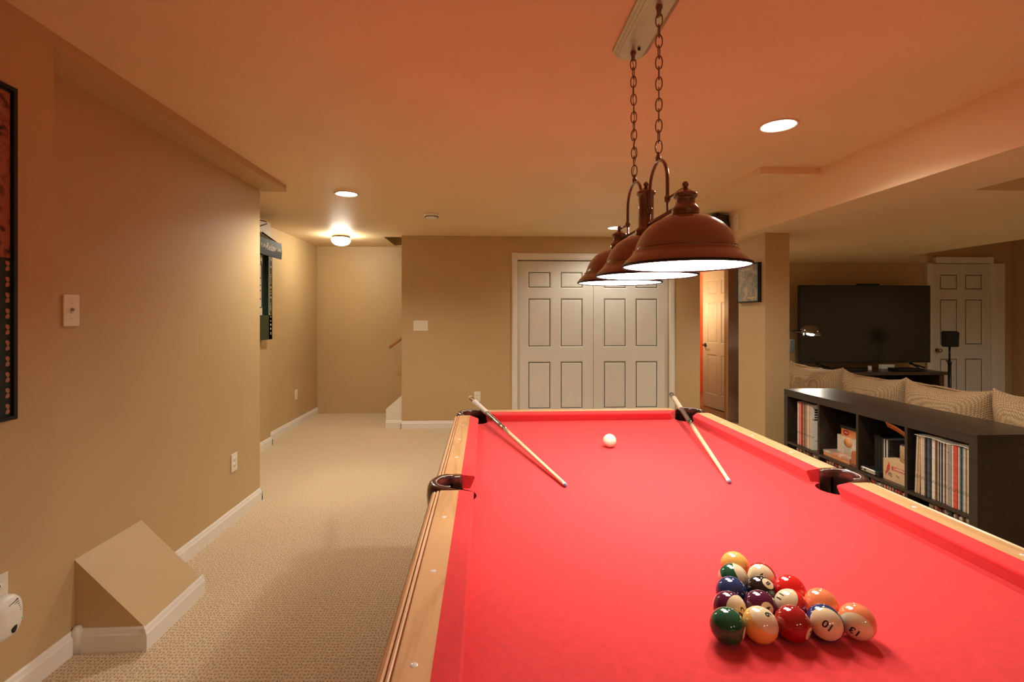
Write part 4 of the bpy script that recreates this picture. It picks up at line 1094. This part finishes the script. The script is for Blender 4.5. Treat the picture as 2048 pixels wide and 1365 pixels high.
MB().box(2.2715, 2.2740, 2.897, 2.906, ZS1 + 0.011, ZS1 + 0.021, bev=0.0008).build('lens_port', M['ink'], t)
# cardboard box with bird emblem
cbx = thing('cardboard_box', (2.37, 2.68, ZS1), 'tan cardboard box with a red bird and red banner in the third compartment', 'cardboard box')
kx, ky0, ky1, kz0, kz1 = 2.295, 2.588, 2.766, ZS1 + 0.0005, ZS1 + 0.118
MB().box(kx, 2.452, ky0, ky1, kz0, kz1, bev=0.001).build('box_body', pm('cardboard', (0.62, 0.42, 0.23), 0.7, var=0.06), cbx)
MB().box(kx + 0.075, kx + 0.077, ky0 + 0.001, ky1 - 0.001, kz1 - 0.0005, kz1 + 0.0006).build('flap_seam', M['slot'], cbx)
def on_box(pts, th=0.0012):
    # pts: (right, up) from the left bottom corner of the visible face
    return [(kx + 0.0002, ky1 - u, kz0 + v) for u, v in pts], (-th, 0, 0)
bird = MB()
p, v = on_box([(0.022, 0.040), (0.026, 0.036), (0.031, 0.046), (0.035, 0.050), (0.044, 0.058), (0.048, 0.070), (0.046, 0.080), (0.050, 0.085), (0.046, 0.090), (0.0435, 0.098), (0.040, 0.107), (0.038, 0.094), (0.034, 0.086), (0.028, 0.078), (0.026, 0.064), (0.024, 0.052), (0.018, 0.042), (0.016, 0.026), (0.022, 0.026)])
bird.prism(p, v); bird.build('bird_print', M['red'], cbx)
br = MB()
br.tube([(kx - 0.0005, ky1 - a, kz0 + b) for a, b in ((0.012, 0.047), (0.030, 0.044), (0.050, 0.040), (0.062, 0.036))], 0.0012, n=5)
for a, b in ((0.040, 0.034), (0.050, 0.030), (0.058, 0.026), (0.046, 0.046), (0.056, 0.042)):
    q, v = on_box([(a - 0.005, b), (a, b + 0.0045), (a + 0.005, b + 0.001), (a, b - 0.003)]); br.prism(q, v)
br.tube([(kx - 0.0005, ky1 - a, kz0 + b) for a, b in ((0.092, 0.045), (0.100, 0.038), (0.112, 0.034))], 0.0022, n=5)
br.build('branch_print', pm('print_brown', (0.16, 0.09, 0.05), 0.6), cbx)
bn = MB(); q, v = on_box([(0.062, 0.066), (0.172, 0.066), (0.172, 0.086), (0.062, 0.086), (0.059, 0.076)]); bn.prism(q, v)
bno = bn.build('banner_print', M['red'], cbx)
tx = text_bm('CARDINAL', 0.018, 0.0004, offset=0.0004); tx.transform(frame_matrix((kx - 0.0014, ky1 - 0.117, kz0 + 0.076), (0, -1, 0), (0, 0, 1)))
m2 = MB(); m2.join(tx); m2.build('banner_lettering', M['cream'], bno)
t = thing('cork_canister', (2.39, 2.66, kz1), 'brown speckled cork canister standing on the cardboard box', 'canister')
MB().lathe([(0.0, 0.0), (0.050, 0.0), (0.053, 0.004), (0.053, 0.088), (0.050, 0.092), (0.0, 0.092)], (2.365, 2.650, kz1 + 0.0008), n=36).build('canister_body', print_mat('cork', [(0.22, 0.13, 0.06), (0.42, 0.27, 0.13), (0.50, 0.34, 0.18), (0.12, 0.07, 0.03)], 90, 0.8), t)
MB().lathe([(0.0, 0.0), (0.049, 0.0), (0.049, 0.004), (0.0, 0.004)], (2.365, 2.650, kz1 + 0.0929), n=36).build('canister_lid', M['slot'], t)
# orange toy track leaning across the compartment
t = thing('toy_track', (2.36, 2.70, 0.68), 'curved orange toy track lying across the canister', 'toy track')
def track(off0, off1, zb, zt):
    rows = []
    for k in range(14):
        f = k / 13
        ang = -0.15 + 0.95 * f
        cxk = Vector((2.325 + 0.012 * f, 2.780 - 0.165 * f, 0.712 - 0.022 * f - 0.040 * f * f))
        side = Vector((0.55, 0.25, -0.75)).normalized()
        rows.append([cxk + side * off0 + Vector((0, 0, zb)), cxk + side * off1 + Vector((0, 0, zb)), cxk + side * off1 + Vector((0, 0, zt)), cxk + side * off0 + Vector((0, 0, zt))])
    return rows
mb = MB(); mb.grid(track(-0.018, 0.018, -0.002, 0.002), close_v=True, cap0=True, cap1=True); mb.build('track_bed', pm('track_orange', (0.70, 0.17, 0.05), 0.35), t)
for o0 in (-0.019, 0.016):
    mb = MB(); mb.grid(track(o0, o0 + 0.003, -0.003, 0.006), close_v=True, cap0=True, cap1=True); mb.build('track_edge', pm('track_edge_orange', (0.74, 0.24, 0.09), 0.35), t)

# ------------------------------------------------------------------ sofa
sf = thing('sofa', (3.05, 3.35, 0), 'long tan woven sofa with its back against the bookcase', 'sofa')
SY0, SY1 = 1.93, 4.60
MB().box(2.668, 3.52, SY0, SY1, 0.06, 0.30, bev=0.03, seg=3).build('base', M['weave'], sf)
MB().box(2.668, 2.80, SY0, SY1, 0.20, 0.735, bev=0.045, seg=4).build('backrest', M['weave'], sf)
MB().box(2.672, 3.52, SY1, SY1 + 0.22, 0.06, 0.72, bev=0.07, seg=5).build('arm', M['weave'], sf)
MB().box(2.672, 3.52, SY0 - 0.22, SY0, 0.06, 0.62, bev=0.07, seg=5).build('arm', M['weave'], sf)
for k in range(4):
    w4 = (SY1 - SY0) / 4
    MB().box(2.82, 3.54, SY0 + 0.005 + k * w4, SY0 - 0.005 + (k + 1) * w4, 0.30, 0.47, bev=0.05, seg=4).build('seat_cushion', M['weave'], sf)
for x in (2.72, 3.46):
    for y in (SY0 - 0.12, SY1 + 0.12):
        MB().lathe([(0.0, 0.0), (0.025, 0.0), (0.035, 0.06), (0.0, 0.06)], (x, y, 0), n=16).build('foot', M['console'], sf)
def pillow(w, h, d, seed, sag):
    """local: y = width, z = height, x = thickness; bottom at z=0"""
    n = 26
    bm = MB()
    def pt(u, v, s):
        t = max(0.0, 1 - abs(u) ** 3.2) ** 0.55 * max(0.0, 1 - abs(v) ** 3.6) ** 0.55
        nz = mnoise.noise(Vector((u * 1.7 + seed, v * 1.7, s * 0.7)))
        nz2 = mnoise.noise(Vector((u * 4.5 + seed, v * 4.5, s * 1.7)))
        yy = u * w / 2 * (1 - 0.035 * (1 - v * v))
        zz = (v + 1) / 2 * h - (0.5 * (v + 1)) * (sag * (1 - abs(u) ** 4)) + 0.005 * nz2 + 0.010 * nz * (0.5 * (v + 1))
        xx = s * (d / 2) * t * (1 + 0.16 * nz) + 0.006 * nz2 * t + 0.035 * (0.5 * (v + 1)) ** 2 * 0
        return Vector((xx, yy, zz))
    rng = [math.sin(PI / 2 * (2 * i / n - 1)) for i in range(n + 1)]
    for s in (-1, 1):
        bm.grid([[pt(u, v, s) for v in rng] for u in rng])
    edge = [pt(u, -1, 1) for u in rng] + [pt(1, v, 1) for v in rng[1:]] + [pt(u, 1, 1) for u in rng[::-1][1:]] + [pt(-1, v, 1) for v in rng[::-1][1:-1]]
    return bm, edge
CUSH = [(4.235, 0.69, 0.922, 'first back cushion, next to the column and lit by the reading lamp'), (3.585, 0.588, 0.915, 'second sofa back cushion counting from the column'),
        (2.990, 0.588, 0.920, 'third sofa back cushion counting from the column'), (2.395, 0.588, 0.934, 'sofa back cushion at the right edge of the view')]
for k, (y, w, top, lab) in enumerate(CUSH):
    bmx, edge = pillow(w, top - 0.475, 0.26, 3.1 * k + 1.3, 0.036)
    loc = Vector((2.95, y, 0.475))
    tilt = Matrix.Translation(loc) @ Matrix.Rotation(-0.14, 4, 'Y')
    bmx.bm.transform(tilt)
    o = bmx.build('back_cushion', M['weave'], origin=tuple(loc))
    tag(o, lab, 'cushion', 'sofa back cushions')
    MB().tube([tilt @ p for p in edge], 0.006, n=8, closed=True).build('piping', M['weave'], o)

# ------------------------------------------------------------------ television side
cs = thing('media_console', (4.35, 5.75, 0), 'dark brown wooden media console under the television', 'media console')
cx0, cx1, cy0, cy1, cz = 3.30, 5.30, 5.50, 6.02, 0.70
MB().box(cx0 - 0.03, cx1 + 0.03, cy0 - 0.03, cy1, cz - 0.035, cz, bev=0.006).build('top', M['console'], cs)
MB().box(cx0, cx0 + 0.06, cy0, cy1, 0, cz - 0.035, bev=0.004).build('side_panel', M['console'], cs)
MB().box(cx1 - 0.06, cx1, cy0, cy1, 0, cz - 0.035, bev=0.004).build('side_panel', M['console'], cs)
MB().box(cx0 + 0.06, cx1 - 0.06, cy1 - 0.02, cy1, 0.06, cz - 0.035).build('back_panel', M['console'], cs)
MB().box(cx0 + 0.06, cx1 - 0.06, cy0 + 0.02, cy1 - 0.02, 0.40, 0.425).build('shelf', M['console'], cs)
MB().box(cx0 + 0.06, cx1 - 0.06, cy0 + 0.01, cy1 - 0.02, 0.05, 0.09).build('bottom_panel', M['console'], cs)
for k in (1, 2):
    x = cx0 + (cx1 - cx0) * k / 3
    MB().box(x - 0.02, x + 0.02, cy0 + 0.01, cy1 - 0.02, 0.09, 0.40).build('divider', M['console'], cs)
tv = thing('television', (4.665, 5.90, cz), 'large dark flat television on the media console', 'television')
tx0, tx1, tz0, tz1 = 3.826, 5.506, 0.768, 1.722
MB().box(tx0, tx1, 5.90, 5.935, tz0, tz1, bev=0.004).box(tx0 + 0.2, tx1 - 0.2, 5.93, 5.97, tz0 + 0.05, tz0 + 0.55, bev=0.01).build('housing', M['tvblack'], tv)
MB().box(tx0 + 0.010, tx1 - 0.010, 5.8985, 5.902, tz0 + 0.022, tz1 - 0.010).build('screen', M['screen'], tv)
for s in (-1, 1):
    xm = (tx0 + tx1) / 2 + s * 0.60
    MB().tube([(xm, 5.92, tz0 + 0.01), (xm, 5.90, tz0 - 0.012), (xm - 0.02, 5.78, cz + 0.010)], 0.010, n=8).tube([(xm, 5.92, tz0 + 0.01), (xm, 5.94, tz0 - 0.012), (xm + 0.13, 5.86, cz + 0.010)], 0.010, n=8).build('foot', M['blackm'], tv)
sb = MB().box(4.57, 4.84, 5.885, 5.93, 1.7225, 1.742, bev=0.004)
o = sb.build('sensor_bar', M['black'], origin=(4.7, 5.9, 1.7225)); tag(o, 'slim black sensor bar on top of the television', 'sensor bar')
# small things on the console
o = MB().box(4.80, 4.96, 5.80, 5.86, cz + 0.0005, cz + 0.055, bev=0.008).build('white_router', M['white'], origin=(4.88, 5.83, cz)); tag(o, 'white router box on the console under the television', 'router')
t = thing('game_controller', (4.30, 5.62, cz), 'dark game controller dock at the left of the console top', 'controller')
MB().box(4.15, 4.42, 5.60, 5.72, cz + 0.0005, cz + 0.025, bev=0.008).build('tray', M['black'], t)
MB().tube([(4.17, 5.64, cz + 0.025), (4.18, 5.64, cz + 0.07), (4.16, 5.65, cz + 0.11)], 0.010, n=8).build('upright', M['black'], t)
o = MB().box(4.56, 4.59, 5.70, 5.73, cz + 0.0005, cz + 0.05, bev=0.006).build('white_bottle', M['white'], origin=(4.57, 5.71, cz)); tag(o, 'tiny white bottle on the console top left of the router', 'bottle')
t = thing('disc_player', (4.95, 5.62, cz), 'flat black player box at the front of the console top', 'player')
MB().box(4.80, 5.09, 5.54, 5.72, cz + 0.0005, cz + 0.030, bev=0.005).build('case', M['black'], t)
MB().box(4.83, 5.06, 5.5385, 5.541, cz + 0.010, cz + 0.020).build('slot', M['tvblack'], t)
o = MB().box(4.40, 4.50, 5.66, 5.74, cz + 0.0005, cz + 0.022, bev=0.004).build('remote_control', M['black'], origin=(4.45, 5.7, cz)); tag(o, 'dark remote beside the tiny white bottle on the console', 'remote control')
o = MB().box(4.45, 4.86, 5.56, 5.86, 0.4255, 0.52, bev=0.006).build('receiver', M['black'], origin=(4.65, 5.7, 0.425)); tag(o, 'black receiver on the open shelf inside the console', 'receiver')

# satellite speakers
sp = thing('satellite_speaker', (5.247, 5.38, 0), 'small black speaker on a tall slim stand right of the television', 'speaker')
Fs = Matrix.Translation((5.247, 5.38, 1.088)) @ Matrix.Rotation(-0.5, 4, 'Z')
rows = []
for z, w, y0s in ((-0.092, 0.066, -0.05), (-0.085, 0.072, -0.055), (0.070, 0.076, -0.058), (0.085, 0.060, -0.045)):
    rows.append([Fs @ Vector(p) for p in ((-w, y0s + 0.02, z), (-w * 0.5, y0s - 0.004, z), (w * 0.5, y0s - 0.004, z + 0.0), (w, y0s + 0.02, z), (w * 0.8, 0.055, z), (-w * 0.8, 0.055, z))])
MB().grid(rows, close_v=True, cap0=True, cap1=True, smooth=False).build('cabinet', M['black'], sp)
MB().box(-0.05, 0.05, -0.066, -0.060, -0.070, 0.060, bev=0.003, mat=Fs).build('grille', M['blackm'], sp)
MB().tube([(5.247, 5.38, 0.02), (5.247, 5.38, 0.80)], 0.016, n=14).tube([(5.247, 5.38, 0.80), (5.247, 5.38, 0.998)], 0.010, n=12).build('pole', M['blackm'], sp)
MB().tube([(5.19, 5.36, 0.84), (5.247, 5.38, 0.83)], 0.009, n=8).lathe([(0.0, 0.0), (0.02, 0.0), (0.02, 0.03), (0.0, 0.03)], (5.247, 5.38, 0.80), n=12).build('clamp', M['blackm'], sp)
MB().lathe([(0.0, 0.0), (0.09, 0.0), (0.09, 0.012), (0.03, 0.022), (0.0, 0.024)], (5.247, 5.38, 0), n=28).build('base', M['blackm'], sp)
sp = thing('satellite_speaker', (3.275, 5.24, 0), 'small black speaker on a slim stand half hidden behind the column', 'speaker')
Fs = Matrix.Translation((3.275, 5.24, 1.025)) @ Matrix.Rotation(0.4, 4, 'Z')
MB().box(-0.045, 0.045, -0.05, 0.05, -0.075, 0.070, bev=0.012, mat=Fs).build('cabinet', M['black'], sp)
MB().box(-0.036, 0.036, -0.054, -0.048, -0.062, 0.056, bev=0.003, mat=Fs).build('grille', M['blackm'], sp)
MB().tube([(3.275, 5.24, 0.02), (3.275, 5.24, 0.952)], 0.012, n=12).build('pole', M['blackm'], sp)
MB().lathe([(0.0, 0.0), (0.09, 0.0), (0.09, 0.012), (0.03, 0.022), (0.0, 0.024)], (3.275, 5.24, 0), n=28).build('base', M['blackm'], sp)

# reading lamp
rl = thing('reading_lamp', (2.95, 5.12, 0), 'chrome domed reading lamp lit beside the column', 'floor lamp')
LX, LY, LZ = 3.300, 4.90, 1.205
MB().lathe([(0.0, 0.0), (0.13, 0.0), (0.13, 0.015), (0.03, 0.03), (0.0, 0.032)], (2.95, 5.12, 0), n=32).build('base', M['chrome'], rl)
MB().tube([(2.95, 5.12, 0.02), (2.95, 5.12, 1.20)], 0.010, n=12).build('pole', M['chrome'], rl)
MB().tube([(2.93, 5.133, 1.19), (3.215, 4.948, 1.19)], 0.007, n=10).tube([(3.155, 4.987, 1.19), (3.225, 4.942, 1.19)], 0.014, n=12).build('arm', M['blackm'], rl)
Rl = Matrix.Rotation(0.20, 4, 'Y')
dome = [(0.0, 0.066), (0.03, 0.064), (0.060, 0.052), (0.083, 0.030), (0.096, 0.002), (0.100, -0.030), (0.097, -0.030), (0.092, 0.0), (0.078, 0.027), (0.056, 0.047), (0.028, 0.059), (0.0, 0.061)]
MB().lathe(dome, (LX, LY, LZ - 0.02), Rl, n=40).build('lamp_shade', M['darkchrome'], rl)
MB().lathe([(0.0, -0.030), (0.016, -0.040), (0.032, -0.036), (0.036, -0.020), (0.030, 0.0), (0.015, 0.02), (0.0, 0.024)], (LX, LY, LZ - 0.020), Rl, n=24).build('bulb', emit('bulb_glow', (1.0, 0.90, 0.74), 200.0), rl)
MB().tube([(3.215, 4.89, 1.17), (3.213, 4.888, 1.14)], 0.006, n=8).build('switch', M['chrome'], rl)

# corridor: dark cabinet with a black case on top
t = thing('corridor_cabinet', (3.10, 8.30, 0), 'sliver of a dark cabinet seen through the corridor door gap', 'cabinet')
MB().box(2.72, 3.45, 7.95, 8.45, 0, 0.52, bev=0.01).build('body', pm('cabinet_dark', (0.05, 0.045, 0.03), 0.5), t)
MB().box(2.71, 3.46, 7.94, 8.46, 0.52, 0.545, bev=0.005).build('top', M['grey_top'] if 'grey_top' in M else M['steel'], t)
t = thing('equipment_case', (3.05, 8.2, 0.546), 'black rounded case standing on the corridor cabinet', 'case')
MB().box(2.78, 3.35, 8.02, 8.30, 0.5458, 0.86, bev=0.08, seg=4).build('shell', M['black'], t)
MB().tube([(3.18, 8.015, 0.64), (3.22, 8.012, 0.70), (3.26, 8.015, 0.78)], 0.006, n=8).build('strap', M['white'], t)

# ------------------------------------------------------------------ lights
def area(name, loc, size, power, col, rot=(0, 0, 0)):
    l = bpy.data.lights.new(name, 'AREA'); l.shape = 'DISK'; l.size = size; l.energy = power; l.color = col
    o = bpy.data.objects.new(name, l); o.location = loc; o.rotation_euler = rot; COL.objects.link(o)
    return o
def spot(name, loc, power, col, angle=2.2, blend=0.7, radius=0.07, rot=(0, 0, 0)):
    l = bpy.data.lights.new(name, 'SPOT'); l.energy = power; l.color = col; l.spot_size = angle; l.spot_blend = blend; l.shadow_soft_size = radius
    o = bpy.data.objects.new(name, l); o.location = loc; o.rotation_euler = rot; COL.objects.link(o)
    return o
WARM = (1.0, 0.885, 0.70)
l = bpy.data.lights.new('corridor_lamp', 'POINT'); l.energy = 6; l.color = (1.0, 0.66, 0.36); l.shadow_soft_size = 0.1
o = bpy.data.objects.new('corridor_lamp', l); o.location = (2.80, 7.2, 1.45); COL.objects.link(o)
l = bpy.data.lights.new('orange_room_lamp', 'POINT'); l.energy = 9; l.color = (1.0, 0.75, 0.5); l.shadow_soft_size = 0.1
o = bpy.data.objects.new('orange_room_lamp', l); o.location = (4.2, 8.0, 1.85); COL.objects.link(o)

w = bpy.data.worlds.new('world'); w.use_nodes = True
w.node_tree.nodes['Background'].inputs['Color'].default_value = (0.9, 0.7, 0.5, 1)
w.node_tree.nodes['Background'].inputs['Strength'].default_value = 0.02
scene.world = w

# ------------------------------------------------------------------ camera
cam = bpy.data.cameras.new('camera'); cam.sensor_width = 36.0; cam.lens = 36.0 * 1000.0 / 2048.0
cam.shift_y = (634.0 - 682.5) / 2048.0
cam.clip_start = 0.02
co = bpy.data.objects.new('camera', cam); COL.objects.link(co)
co.location = (0, 0, 1.335); co.rotation_euler = (PI / 2, 0, -math.atan(54.0 / 1000.0))
scene.camera = co
scene.view_settings.view_transform = 'Standard'; scene.view_settings.look = 'None'
scene.view_settings.gamma = 1.0; scene.view_settings.use_curve_mapping = False
scene.view_settings.exposure = 1.28
scene.cycles.diffuse_bounces = 8
scene.cycles.max_bounces = 14
